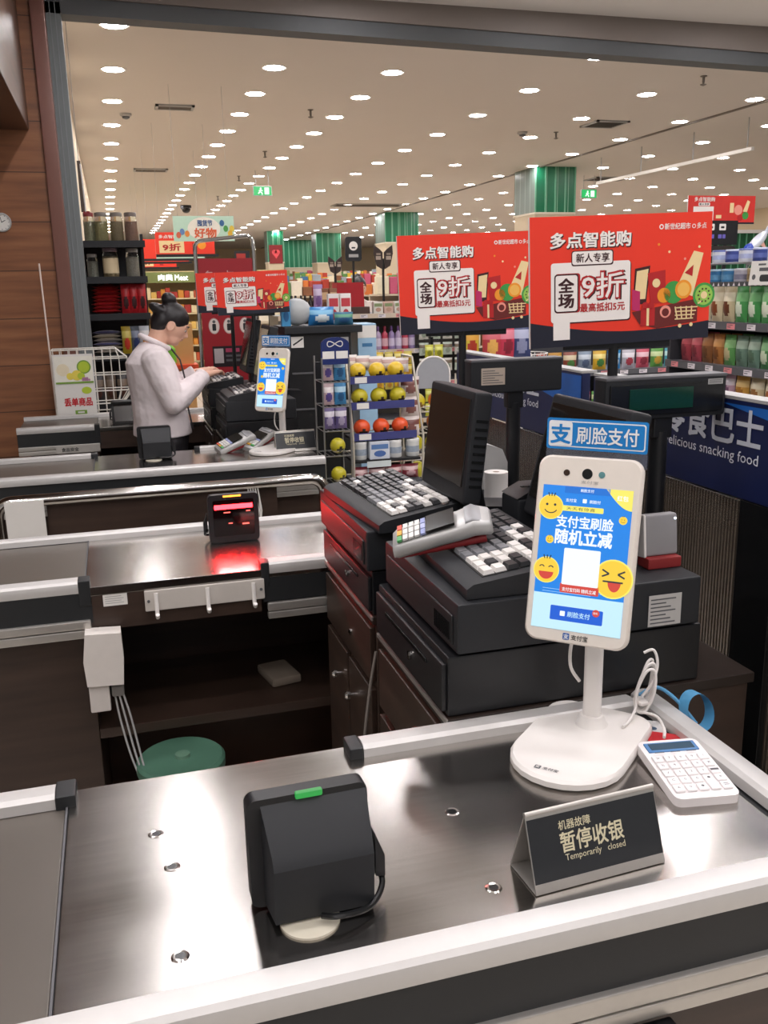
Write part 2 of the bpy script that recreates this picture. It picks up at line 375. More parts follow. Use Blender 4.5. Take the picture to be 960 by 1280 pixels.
for x, y in [(.2, 5.2), (.2, 4.0), (1.62, 5.7), (-1.1, 5.1), (-1.1, 4.0), (4.5, 5.6), (4.5, 4.3), (6, 5.0), (3.1, 4.3), (3.1, 2.6), (4.6, 2.6), (6.1, 2.6), (-1.7, 2.3), (-.5, .2), (.8, .2), (2.1, .2), (3.4, .2), (-1.8, .2), (.2, -1.1), (1.5, -1.1), (-1.1, -1.1), (2.8, -1.1), (4.6, .4), (.2, -2.4), (1.5, -2.4), (-1.1, -2.4)]+[(a, b) for a in (-1.1, .2, 1.5, 2.8, 4.2) for b in (3.2, 2.2, 1.2)]:  # lamps that leave no highlight on the worktop are added to brighten the foreground
        dup(LB, (x, y, 3.419), None, 'unseen round downlight in the lobby ceiling, in a set partly added for brightness', 'lobby ceiling downlights')
# ------------------------------------------------------------------ checkout counters
RIMP = [(0, .836), (-.003, .85), (0, .862), (.006, .868), (.022, .871), (.038, .870), (.045, .864), (.047, .848)]
def counter(label, y0, s, xr, xs, lane):
    """y0: customer edge, s: direction to the cashier, xr: right end, xs: where the cashier-side rim starts"""
    D = 0.535
    t = thing('checkout_counter', label, 'counter', (0, y0, 0), 0, 'checkout counters')
    Y = lambda a: s*a
    def bx(g, x0, x1, a, b, z0, z1, m, bev=0): a, b = sorted((Y(a), Y(b))); return g.box(x0, x1, a, b, z0, z1, m, bev)
    XL = -0.56
    bx(G(), -0.124, xr, .05, D, .825, .85, STEEL, .002).obj('steel_top', t)
    bx(G(), XL, -0.128, .05, D-.03, .82, .847, BELT, .003).obj('conveyor_belt', t)
    bx(G(), -0.1275, -0.1245, .05, D, .82, .8512, GREY).obj('belt_seam', t, 0)
    P = [(Y(a), z) for a, z in RIMP]
    g = G(); g.prism(P, XL, xr+.0, 'x', RIM); o = g.obj('customer_rim', t, 30)
    Q = [(Y(D-a), z) for a, z in RIMP]
    G().prism(Q, XL, -.142, 'x', RIM).obj('belt_rim', t, 30)
    bx(G(), -.142, -.112, D-.05, D+.002, .80, .869, APRON, .003).obj('end_cap', t)
    if xs is not None:
        G().prism(Q, xs, xr, 'x', RIM).obj('cashier_rim', t, 30)
        bx(G(), xs-.024, xs, D-.048, D+.002, .80, .869, APRON, .004).obj('end_cap', t)
    # fascias
    g = G(); bx(g, XL, xr, .012, .03, .745, .84, APRON); g.obj('customer_apron', t, 0)
    g = G()
    for za, zb in ((.70, .722), (.724, .752)): bx(g, XL, xr, .002, .022, za, zb, ALU, .004)
    g.obj('customer_bumper_strip', t)
    g = G(); bx(g, XL, -.112, D-.02, D-.002, .752, .84, APRON); g.obj('belt_apron', t, 0)
    g = G()
    for za, zb in ((.712, .736), (.738, .762)): bx(g, XL, -.118, D-.012, D+.008, za, zb, ALU, .004)
    g.obj('belt_bumper_strip', t)
    g = G(); bx(g, XL+.02, xr-.02, .03, .05, .0, .745, BROWN); g.obj('customer_panel', t, 0)
    g = G(); bx(g, -.40, -.126, .05, D-.03, .0, .74, BROWN, .004); g.obj('belt_cabinet', t)
    g = G(); bx(g, -.124, xs-.026 if xs else xr, D-.022, D-.004, .728, .826, BROWN); g.obj('front_fascia', t, 0)
    if xs is not None:
        g = G(); bx(g, xs-.02, xr, D-.02, D-.002, .755, .835, APRON); g.obj('apron', t, 0)
        g = G()
        for za, zb in ((.705, .726), (.728, .752)): bx(g, xs-.01, xr, D-.012, D+.006, za, zb, ALU, .004)
        g.obj('bumper_strip', t)
    g = G(); bx(g, -.126, xr-.05, .06, D-.03, .40, .43, BROWN, .003); g.obj('shelf', t)
    g = G(); bx(g, xr-.11, xr-.06, .05, D-.03, 0, .74, BROWN, .003); g.obj('leg_panel', t)
    return t
CA = counter('stainless steel checkout counter nearest the camera, with the payment terminal on it', 0.828, 1, 0.845, 0.338, 'A')
# right edge rim of the near counter, drilled holes, hasp
SIDE = [(-a+.905, z) for a, z in RIMP]
G().prism(SIDE, 0.0, 0.535, 'y', RIM).obj('side_rim', CA, 30)
G().box(.835, .9, .0, .53, .80, .845, APRON).obj('side_apron', CA, 0)
for x, y in [(-.001, 1.2), (.016, 1.115), (.014, .939), (.419, 1.122), (.408, .942)]:
    g = G().lathe([(.0055, .0002), (.011, .0002), (.009, .0016), (.0055, .0012)], (x, y-.828, .85), CHROME, 14)
    g.lathe([(.0001, .0010), (.0068, .0013)], (x, y-.828, .85), BLACKG, 12); g.obj('screw_hole', CA)
h = G().box(.52, .61, -.012, .012, .655, .69, BLACK, .004).obj('hasp_lock', CA)
G().tube([(.525, -.014, .688), (.605, -.014, .688)], .006, CHROME, 8).obj('handle', h)
G().lathe([(.006, 0), (.006, .02), (.004, .024)], (0, 0, 0), CHROME, 10, TM((.588, -.010, .667)) @ RX(PI/2)).obj('rivet', h)
CB = counter('second checkout counter with the red glowing scanner and an open shelf underneath', 2.942, -1, 0.75, 0.362, 'B')
hk = G().box(.023, .345, .528-1.06-.012, .528-1.06-.004, .768, .826, M('#c9c2ba', .5), .003).obj('hook_board', CB)
hk['label'] = 'pale board with three white hooks'
for x in (.053, .189, .314):
    G().tube([(x, -.545, .818), (x, -.549, .78), (x, -.553, .762), (x, -.566, .757), (x, -.572, .766)], .0055, PWHITE, 8).obj('hook', hk)
for x, z in ((.033, .797), (.335, .797)): G().lathe([(.004, 0), (.004, .003)], (0, 0, 0), GREY, 10, TM((x, -.544, z)) @ RX(PI/2)).obj('screw', hk)
a = Art(); a.rect(-.083, .792, -.021, .824, PAPER, 1)
for k in range(4): a.rect(-.078, .799+.006*k, -.03-.006*(k % 2), .8005+.006*k, LGREY, 2)
a.obj('paper_label', CB, TM((0, -.532, 0)))
CC = counter('third checkout counter standing in front of the person in the white shirt', 3.935, 1, 0.87, 0.36, 'C')
CD = counter('farthest checkout counter behind the person, with a short black-sided belt', 5.985, -1, 0.6, None, 'D')
a = Art()
a.rect(-.36, .716, -.12, .758, M('#bdb9b2', .5), 1); a.text('食品安全', -.33, .725, .022, SOFTB, 2, .02)
a.obj('sticker', CD, TM((0, -.546, 0)))
# ------------------------------------------------------------------ guard rail in front of the third counter
t = thing('guard_rail', 'polished steel tube rail bent down at both ends before the third counter', 'rail', (0, 3.78, 0))
def arc(cx, cz, r, a0, a1, n=8): return [(cx+r*math.cos(math.radians(a0+(a1-a0)*k/n)), 0, cz+r*math.sin(math.radians(a0+(a1-a0)*k/n))) for k in range(n+1)]
G().tube([(-.495, 0, 0)]+arc(-.435, .745, .06, 180, 90)+arc(.765, .745, .06, 90, 0)+[(.825, 0, 0)], .0245, CHROME, 16).obj('tube', t)
g = G()
for x in (-.495, .825): g.lathe([(.05, 0), (.05, .008), (.03, .014)], (x, 0, 0), CHROME, 18)
g.obj('floor_flange', t)
G().box(-.31, .62, .012, .03, .30, .80, BROWN).obj('infill_panel', t, 0)
t = thing('paper_sheet', 'white sheet hung under the steel rail at its bent end', 'paper', (-.39, 3.75, .84))
G().box(-.072, .074, -.002, .002, -.185, -.03, PAPER, X=RX(.05)).obj('upper_page', t, 0)
G().box(-.065, .075, -.002, .002, -.30, -.20, PAPER, X=TM((.005, .02, 0)) @ RX(.02)).obj('lower_page', t, 0)
t = thing('cord_bundle', 'bundle of pale cords hanging below the rail beside the red-lit scanner', 'cord', (.515, 3.77, .74))
for k in range(5): x = -.02+.01*k; G().tube([(x, 0, .05), (x+.003*k, -.006, -.05), (x-.004, -.004, -.17-.01*(k % 3)), (x+.004, -.01, -.1), (x+.006, 0, .0)], .003, PAPER, 6).obj('cord', t)
# ------------------------------------------------------------------ things under and beside the second counter
t = thing('lidded_bin', 'round dark green lidded bin on the floor below the second counter', 'bin', (.082, 2.345, 0))
BING = M('#3c5a49', .45, var=.1, scale=12)
G().lathe([(.085, 0), (.09, .005), (.112, .33), (.112, .335)], (0, 0, 0), BING, 32).obj('bin_body', t)
l = G().lathe([(.118, .325), (.12, .33), (.12, .352), (.112, .36), (.10, .356), (.05, .358), (.0005, .36)], (0, 0, 0), M('#4d7360', .4, var=.14, scale=9), 36).obj('bin_lid', t)
G().lathe([(.022, .357), (.020, .368), (.0005, .37)], (0.005, 0, 0), M('#62846f', .4), 16).obj('lid_knob', l)
t = thing('scanner_cradle', 'white plastic cradle fixed at the edge of the brown belt cabinet', 'cradle', (-.095, 2.385, .515))
prof = [(-.046, .08), (.046, .075), (.052, .15), (.05, .22), (-.04, .225), (-.05, .15)]
G().prism(prof, -.035, .02, 'y', M('#ddd6cf', .5)).obj('upper_shell', t, 50)
G().box(-.044, .008, -.025, .02, 0, .085, M('#d3ccc6', .5), .004).obj('lower_box', t)
k = G().box(.012, .045, -.02, .012, .035, .068, M('#77736f', .5), .006).obj('plug', t); k['label'] = 'grey plug'
for i in range(3): G().tube(sp([(.02+.01*i, -.01, .045), (.028+.014*i, -.02, -.03), (.05+.012*i, -.045, -.14), (.085+.004*i, -.085, -.24)], 5), .0028, LGREY, 6).obj('cord', t)
t = tag(G().box(-.045, .05, -.07, .07, 0, .028, M('#8d8072', .7), .008).obj('paper_packet', loc=(.405, 2.62, .43), rz=.2), 'crumpled beige paper packet lying on the open lower shelf', 'packet')
# ------------------------------------------------------------------ upright scanners
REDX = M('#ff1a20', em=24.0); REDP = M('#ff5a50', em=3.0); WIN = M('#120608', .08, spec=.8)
LED = M('#35d05a', em=0.55)
GROM = M('#d9d2bf', .5)
def scanner(label, x, y, z, rz, lit=False, tilt=0.0, led=True):
    """local: the window faces +y, the housing bulges to -y"""
    t = thing('barcode_scanner', label, 'scanner', (x, y, z), rz, 'upright barcode scanners')
    X = RX(tilt)
    pl = [(a, b+.0765) for a, b in rrect(.152, .148, .012)]
    G().prism(pl, -.006, .018, 'y', BLACK, X).obj('front_frame', t)
    vs = []; prof = [(-.006, .142), (-.05, .096), (-.057, .082), (-.052, .008), (-.006, .006)]
    for x0, f in ((-.056, 1), (.070, 1)):
        for a, b in prof: vs.append((x0*(1+(.06 if a > -.02 else -.02)), a, b))
    G().add(vs, [(0, 1, 2, 3, 4), (9, 8, 7, 6, 5)]+[(i, (i+1) % 5, 5+(i+1) % 5, 5+i) for i in range(5)], SOFTB, X).obj('rear_housing', t, 20)
    wn = G().prism([(a, b+.078) for a, b in rrect(.124, .112, .006)], .014, .0195, 'y', WIN, X).obj('scan_window', t)
    if lit:
        G().box(-.058, .058, .0185, .0215, .106, .120, REDX, .002, X).obj('red_light_bar', wn)
        G().box(-.024, .03, .0185, .021, .143, .1485, M('#ff8a2a', em=4), .001, X).obj('status_light', t)
        for a, b, c, d in ((-.05, .095, .012, .003), (.01, .094, .02, .003), (-.045, .055, .02, .004), (.005, .06, .012, .003)): G().box(a, a+c, .0193, .0200, b, b+d, REDP, 0, X).obj('inner_reflection', wn, 0)  # emissive dabs imitate the red bar's reflections inside the window
    elif led: G().box(-.016, .018, -.0105, -.002, .1445, .153, LED, .002, X).obj('status_light', t)
    G().lathe([(.037, 0), (.037, .003), (.03, .004)], (-.012, -.045, 0), GROM, 28).obj('grommet', t)
    G().prism([(.0, .0), (.012, -.002), (.012, .028), (.0, .06)], -.02, .0, 'y', BLACK, TM((.078, -.01, .03)) @ X).obj('side_bracket', t)
    G().tube(sp([(.08, -.008, .04), (.086, -.03, .02), (.06, -.06, .012), (.02, -.07, .016), (.0, -.06, .014)], 6), .004, BLACKG, 8).obj('cable', t)
    return t
scanner('black upright scanner with a green light, back turned, on the nearest counter', .182, 1.0, .85, .02)
SB = scanner('black upright scanner glowing red on the second counter', .309, 2.735, .85, PI, lit=True)
scanner('small black scanner standing in front of the person in white', .147, 4.30, .85, 0, led=False)
scanner('dark scanner leaning back on the farthest counter left of the person', .035, 5.60, .851, PI, tilt=-.4, led=False)
ld = bpy.data.lights.new('scanner_glow', 'AREA'); ld.shape = 'RECTANGLE'; ld.size = .11; ld.size_y = .02; ld.energy = 1.3; ld.spread = math.radians(110); ld.color = (1, .03, .03)
lo = bpy.data.objects.new('scanner_glow', ld); COL.objects.link(lo); lo.parent = SB; lo.location = (0, .024, .112); lo.rotation_euler = (math.radians(58), 0, 0)
# ------------------------------------------------------------------ till equipment
SCRN = M('#1b1917', .12, spec=.6)
KEYB = M('#26272a', .4); KEYW = M('#e2ded9', .45); KEYG = M('#7c7d80', .5)
DRAWR = M('#111215', .38, var=.12, scale=40)
def side_cabinet(x, y, wx, wy, label, knobs):
    t = thing('side_cabinet', label, 'cabinet', (x, y, 0), 0, 'till side cabinets')
    G().box(.01, wx, 0, wy, 0, .845, BROWN, .004).obj('body', t)
    G().box(0, wx+.01, -.005, wy+.005, .845, .866, M('#2a211c', .4), .003).obj('worktop', t)
    G().box(-.003, .002, -.004, wy+.004, .857, .8665, ALU, .001).obj('edge_strip', t)
    n = 2 if wy > .45 else 1
    for k in range(n):
        a = k*wy/n+.01; b = (k+1)*wy/n-.01
        d = G().box(-.004, .01, a, b, .10, .68, BROWN, .003).obj('door', t)
        G().lathe([(.004, 0), (.004, .012), (.010, .014), (.011, .022), (.006, .027)], (0, 0, 0), CHROME, 14, TM((-.004, b-.06 if k == 0 else a+.06, .60)) @ RY(-PI/2)).obj('knob', d)
    d = G().box(-.004, .01, .01, wy-.01, .70, .835, BROWN, .003).obj('drawer', t)
    G().lathe([(.009, 0), (.009, .004), (.004, .006)], (0, 0, 0), CHROME, 14, TM((-.004, wy*.4, .76)) @ RY(-PI/2)).obj('drawer_lock', d)
    if knobs:
        q = G().lathe([(.004, 0), (.004, .03)], (0, 0, 0), CHROME, 8, TM((-.004, wy*.4, .76)) @ RY(-PI/2)).obj('key', d)
        G().tube([(-.03, wy*.4+.014*math.cos(k*PI/6), .742+.014*math.sin(k*PI/6)) for k in range(12)], .0012, CHROME, 6, closed=True).obj('key_ring', d)
def cash_drawer(x, y, z, wx, wy, h, label):
    t = thing('cash_drawer', label, 'cash drawer', (x, y, z), 0, 'black cash drawers')
    G().box(.006, wx, 0, wy, 0, h, DRAWR, .004).obj('case', t)
    f = G().box(-.003, .008, .006, wy-.006, .008, h-.014, BLACK, .004).obj('front', t)
    G().box(-.006, -.002, wy*.2, wy*.8, h*.62, h*.70, BLACKG, .001).obj('grip_slot', f)
    G().lathe([(.009, 0), (.009, .005), (.004, .006)], (0, 0, 0), CHROME, 14, TM((-.003, wy*.42, h*.42)) @ RY(-PI/2)).obj('lock', f)
    g = G()
    for a, b in ((.03, .03), (.03, wy-.03), (wx-.03, .03), (wx-.03, wy-.03)): g.lathe([(.012, -.004), (.012, .001)], (a, b, .002), BLACKG, 10)
    g.obj('rubber_feet', t)
def computer(x, y, z, wx, wy, h, label):
    t = thing('till_computer', label, 'computer', (x, y, z), 0, 'black till computers')
    G().box(0, wx, 0, wy, 0, h, SOFTB, .006).obj('case', t)
    G().box(-.004, .002, .02, wy-.02, .012, h-.025, BLACK, .003).obj('front_panel', t)
    g = G()
    for k in range(10): g.box(-.0055, -.003, .03+k*.008, .034+k*.008, .02, h-.04, BLACKG)
    g.obj('vent_slots', t, 0)
    a = Art(); a.rect(-.02, h-.035, .03, h-.022, LGREY, 1)
    return t
def keyboard(x, y, z, wx, wy, label, rz=0.0):
    """keys rise towards +x; the user stands at -x"""
    t = thing('till_keyboard', label, 'keyboard', (x, y, z), rz, 'programmable till keyboards')
    G().prism([(0, 0), (wx, 0), (wx, .052), (.012, .026), (0, .018)], 0, wy, 'y', SOFTB).obj('case', t)
    sl = math.atan2(.026, wx-.012); X = TM((.012, 0, .0262)) @ RY(-sl)
    L = (wx-.012)/math.cos(sl)
    nx, ny = 7, 11; x0, x1, y0, y1 = .028, L-.012, .028, wy-.022
    g = G(); kx = (x1-x0)/nx; ky = (y1-y0)/ny; r2 = random.Random(5)
    g.box(x0-.003, x1+.003, y0-.003, y1+.003, -.001, .0012, BLACKG, 0, X)
    for j in range(ny):
        for i in range(nx):
            f = j/ny
            # the end nearest the front carries pale keys, the other end black ones
            if f < .22: m = KEYW if r2.random() < .78 else KEYB
            elif f < .42: m = KEYG if i < 4 else KEYW if r2.random() < .6 else KEYB
            elif f < .55: m = KEYW if i > 4 and r2.random() < .8 else KEYG if r2.random() < .5 else KEYB
            else: m = KEYB if r2.random() < .93 else KEYW
            a, b = x0+i*kx+.0011, x0+(i+1)*kx-.0011; c, d = y0+j*ky+.0013, y0+(j+1)*ky-.0013
            e = .0025
            vs = [(a, c, .001), (b, c, .001), (b, d, .001), (a, d, .001), (a+e, c+e, .0085), (b-e, c+e, .0085), (b-e, d-e, .0085), (a+e, d-e, .0085)]
            g.add(vs, [(4, 5, 6, 7), (0, 1, 5, 4), (1, 2, 6, 5), (2, 3, 7, 6), (3, 0, 4, 7)], m, X)
    g.obj('keys', t, 0, fix=False)
    G().lathe([(.009, .0), (.009, .003), (.004, .004)], (0, 0, 0), CHROME, 16, X @ TM((L-.03, .014, 0))).obj('key_lock', t)
    return t
def monitor(x, y, z, lean, wy, hz, label, rz=0.0):
    """the screen faces -x"""
    t = thing('till_monitor', label, 'monitor', (x, y, z), rz, 'till monitors')
    X = TM((0, 0, .03)) @ RY(lean)
    G().box(-.004, .040, -wy/2, wy/2, 0, hz, SOFTB, .008, X).obj('housing', t)
    G().box(-.007, -.002, -wy/2+.016, wy/2-.016, .038, hz-.018, SCRN, .002, X).obj('screen', t)
    g = G()
    for k in range(9): g.box(.006, .034, -wy/2-.0012, -wy/2+.001, .04+k*.018, .046+k*.018, BLACKG, 0, X)
    g.obj('vent_slots', t, 0)
    G().prism([(.035, -.03), (.22, -.03), (.22, -.012), (.09, .0), (.07, .09), (.04, .09)], -.05, .05, 'y', BLACK).obj('stand', t)
def display(x, y, z0, z, label, front, wd=.29, rz=0):
    t = thing('customer_display', label, 'display', (x, y, z0), rz, 'pole mounted customer displays')
    h = .092; zz = z-z0
    G().box(-wd/2, wd/2, -.02, .03, zz-h/2, zz+h/2, SOFTB, .006).obj('case', t)
    G().box(-wd/2, wd/2, -.021, .031, zz+h/2-.006, zz+h/2+.001, GREY, .002).obj('top_edge', t)
    p = -.0, .0
    a = Art()
    if front:
        G().box(-wd/2+.01, wd/2-.01, -.024, -.018, zz-h/2+.01, zz+h/2-.014, BLACKG, .002).obj('bezel', t)
        G().box(-.095, .062, -.0265, -.022, zz-.024, zz+.022, M('#12382b', .15, em=0.0, var=.12, scale=120), .001).obj('green_window', t)
        a.rect(wd/2-.052, zz+.024, wd/2-.014, zz+.036, LGREY, 0)
        for k in range(3): a.rect(wd/2-.049, zz+.0265+k*.003, wd/2-.017, zz+.0277+k*.003, GREY, 1)
        a.obj('label_sticker', t, TM((0, -.0246, 0)))
    else:
        a.rect(-wd/2+.03, zz-.022, -wd/2+.10, zz+.024, M('#b8a99a', .6), 0)
        for k in range(6): a.rect(-wd/2+.034, zz-.017+k*.0065, -wd/2+.094-.012*(k % 3), zz-.015+k*.0065, GREY, 1)
        a.obj('label_sticker', t, TM((0, -.0205, 0)))
    pl = G().box(-.024, .024, -.012, .022, zz-h/2-.045, zz-h/2+.002, BLACK, .005).obj('tilt_joint', t)
    G().tube([(0, .005, 0), (0, .005, zz-h/2-.03)], .02, BLACK, 14).obj('pole', t)
    G().lathe([(.06, 0), (.06, .008), (.03, .014)], (0, .005, 0), BLACK, 22).obj('base', t)
# till of the nearest lane
side_cabinet(.502, 1.372, .62, .43, 'dark brown till cabinet just behind the nearest steel counter', True)
cash_drawer(.50, 1.375, .867, .51, .43, .112, 'black cash drawer under the nearest till, its keyboard on top')
computer(.522, 1.37, .982, .48, .435, .092, 'wide black computer box carrying the nearest keyboard and card terminal')
a = Art(); a.rect(-.034, -.03, .034, .03, M('#b9b7b3', .6), 1)
for k in range(7): a.rect(-.030, -.025+k*.0075, .022-.01*(k % 3), -.0225+k*.0075, GREY, 2)
tag(a.obj('label_sticker', None, TM((.925, 1.3685, 1.018))), 'grey printed sticker on the nearest black computer box', 'sticker')
keyboard(.545, 1.385, 1.076, .215, .405, 'black and white till keyboard below the silver card terminal', -.03)
monitor(.80, 1.555, 1.105, .26, .31, .255, 'dark till monitor half hidden behind the large payment terminal')
display(1.145, 1.75, .866, 1.355, 'customer display with a dark green window below the biggest red sign', True, .30)
t = thing('receipt_printer', 'black receipt printer standing between the paper roll and payment terminal', 'printer', (.86, 1.762, 1.075))
G().box(-.07, .07, -.045, .045, 0, .085, SOFTB, .008).obj('case', t); G().prism([(-.07, .085), (.07, .085), (.06, .105), (-.03, .105)], -.042, .042, 'y', BLACK).obj('lid', t)
G().box(-.05, .04, -.02, -.012, .1045, .1065, BLACKG).obj('paper_slot', t)
# till of the second lane
side_cabinet(.517, 1.905, .58, .478, 'dark brown till cabinet beside the second counter, a loose cord at its side', False)
cash_drawer(.515, 1.91, .867, .48, .475, .105, 'black cash drawer lit red at the end of the second counter')
computer(.508, 1.905, .974, .49, .48, .095, 'black computer box lit red under the farther of the two near keyboards')
keyboard(.53, 1.875, 1.07, .195, .44, 'black and white till keyboard in front of the big tilted monitor', .06)
monitor(.710, 1.965, 1.10, .12, .285, .25, 'big dark till monitor tilted back beside the paper roll')
display(1.065, 2.35, .85, 1.355, 'back of a customer display with a beige sticker under the second red sign', False, .275)
t = thing('label_printer', 'light grey rounded printer behind the white paper roll', 'printer', (.895, 2.285, 1.07))
pr = [(-.085, 0), (.09, 0), (.09, .07), (.075, .105), (.035, .12), (-.02, .112), (-.065, .08), (-.085, .045)]
G().prism(pr, -.075, .075, 'y', M('#b9b8b6', .45)).obj('case', t, 50)
G().prism([(-.068, .081), (-.02, .116), (.035, .124), (.03, .127), (-.025, .121), (-.072, .086)], -.06, .06, 'y', LGREY).obj('lid', t, 50)
t = thing('paper_roll', 'white receipt paper roll standing beside the big tilted monitor', 'paper roll', (.905, 2.10, 1.07))
G().lathe([(.008, 0), (.030, 0), (.030, .070), (.0085, .070), (.0085, .004)], (0, 0, 0), PWHITE, 28).obj('paper', t)
G().lathe([(.0055, .003), (.0085, .003), (.0085, .0695), (.0055, .0695)], (0, 0, 0), M('#8a7a68', .7), 16).obj('core', t)
tag(G().tube(sp([(.512, 1.86, .80), (.49, 1.84, .72), (.462, 1.80, .60), (.455, 1.79, .45), (.46, 1.78, .25), (.47, 1.78, .02)], 5), .0035, M('#6f675f', .5), 8).obj('power_cord'), 'thin grey cord hanging down beside the brown till cabinet', 'cord')
# tills of the two far lanes
side_cabinet(.50, 4.50, .40, .46, 'dark till cabinet behind the far payment terminal', False)
cash_drawer(.50, 4.50, .867, .36, .44, .10, 'black cash drawer behind the two far card terminals')
computer(.505, 4.50, .97, .35, .44, .10, 'black computer box under the keyboard behind the far payment terminal')
keyboard(.52, 4.50, 1.07, .19, .36, 'small far keyboard beside the far payment terminal')
monitor(.70, 4.72, 1.10, .2, .28, .30, 'dark far monitor seen edge-on left of the far payment terminal')
side_cabinet(.48, 4.99, .40, .42, 'dark till cabinet in front of the person in white', False)
cash_drawer(.48, 4.99, .867, .36, .42, .12, 'black cash drawer in front of the person in white')
computer(.475, 4.985, .988, .36, .42, .10, 'black computer box under the keyboard the person types on')
keyboard(.465, 4.99, 1.089, .20, .36, 'keyboard under the hand of the person in white')
monitor(.70, 5.26, 1.12, .2, .28, .30, 'dark far monitor the person in white is looking towards')
# ------------------------------------------------------------------ face payment terminals
BLUE = M('#0a86ea', em=1.0); CYAN = M('#c9f1ff', em=1.0); EMW = M('#f4fbff', em=1.05); EMY = M('#ffd23c', em=1.0); EMY2 = M('#fff06a', em=1.0); EMR = M('#e2473a', em=.9); EMK = M('#20303c', em=1.0); EMB = M('#0a5ed8', em=1.0); EMB2 = M('#0672d6', em=1.0)
PBLUE = M('#1a83cf', .35); PWHT = M('#f2f4f6', .4)
def smiley(a, u, v, r, kind, l):
    a.circ(u, v, r*1.08, EMY2, l, n=28); a.circ(u, v, r, EMY, l+1, n=28)
    if kind == 'smile':
        for s in (-.35, .35): a.circ(u+s*r, v+.2*r, .11*r, EMK, l+2)
        a.line([(u+r*.55*math.cos(q), v-.1*r+r*.42*math.sin(q)) for q in [math.radians(200+k*14) for k in range(11)]], .09*r, EMK, l+2)
        for s in (-1, 0, 1): a.line([(u+s*.2*r, v+.92*r), (u+s*.3*r, v+1.22*r)], .1*r, EMK, l+2)
    elif kind == 'laugh':
        for s in (-.38, .38): a.line([(u+s*r+.2*r*math.cos(q), v+.15*r+.2*r*math.sin(q)) for q in [math.radians(20+k*20) for k in range(8)]], .09*r, EMK, l+2)
        a.circ(u, v-.15*r, .62*r, EMR, l+2, a0=180, a1=360)
        for s in (-1, 0, 1): a.line([(u+s*.2*r, v+.92*r), (u+s*.3*r, v+1.22*r)], .1*r, EMK, l+2)
    else:
        for s in (-1, 1): a.line([(u+s*.62*r, v+.48*r), (u+s*.24*r, v+.28*r), (u+s*.62*r, v+.1*r)], .09*r, EMK, l+2)
        a.line([(u-.55*r, v-.15*r), (u+.55*r, v-.15*r)], .09*r, EMK, l+3)
        a.circ(u+.08*r, v-.15*r, .36*r, EMR, l+2, a0=180, a1=360, ry=.55*r)
def pay_logo(a, u, v, h, fg, bgm, l):
    a.rr(u, v, u+h, v+h, h*.16, bgm, l); a.text('支', u+h*.14, v+h*.14, h*.72, fg, l+1, .03, w=h*.74)
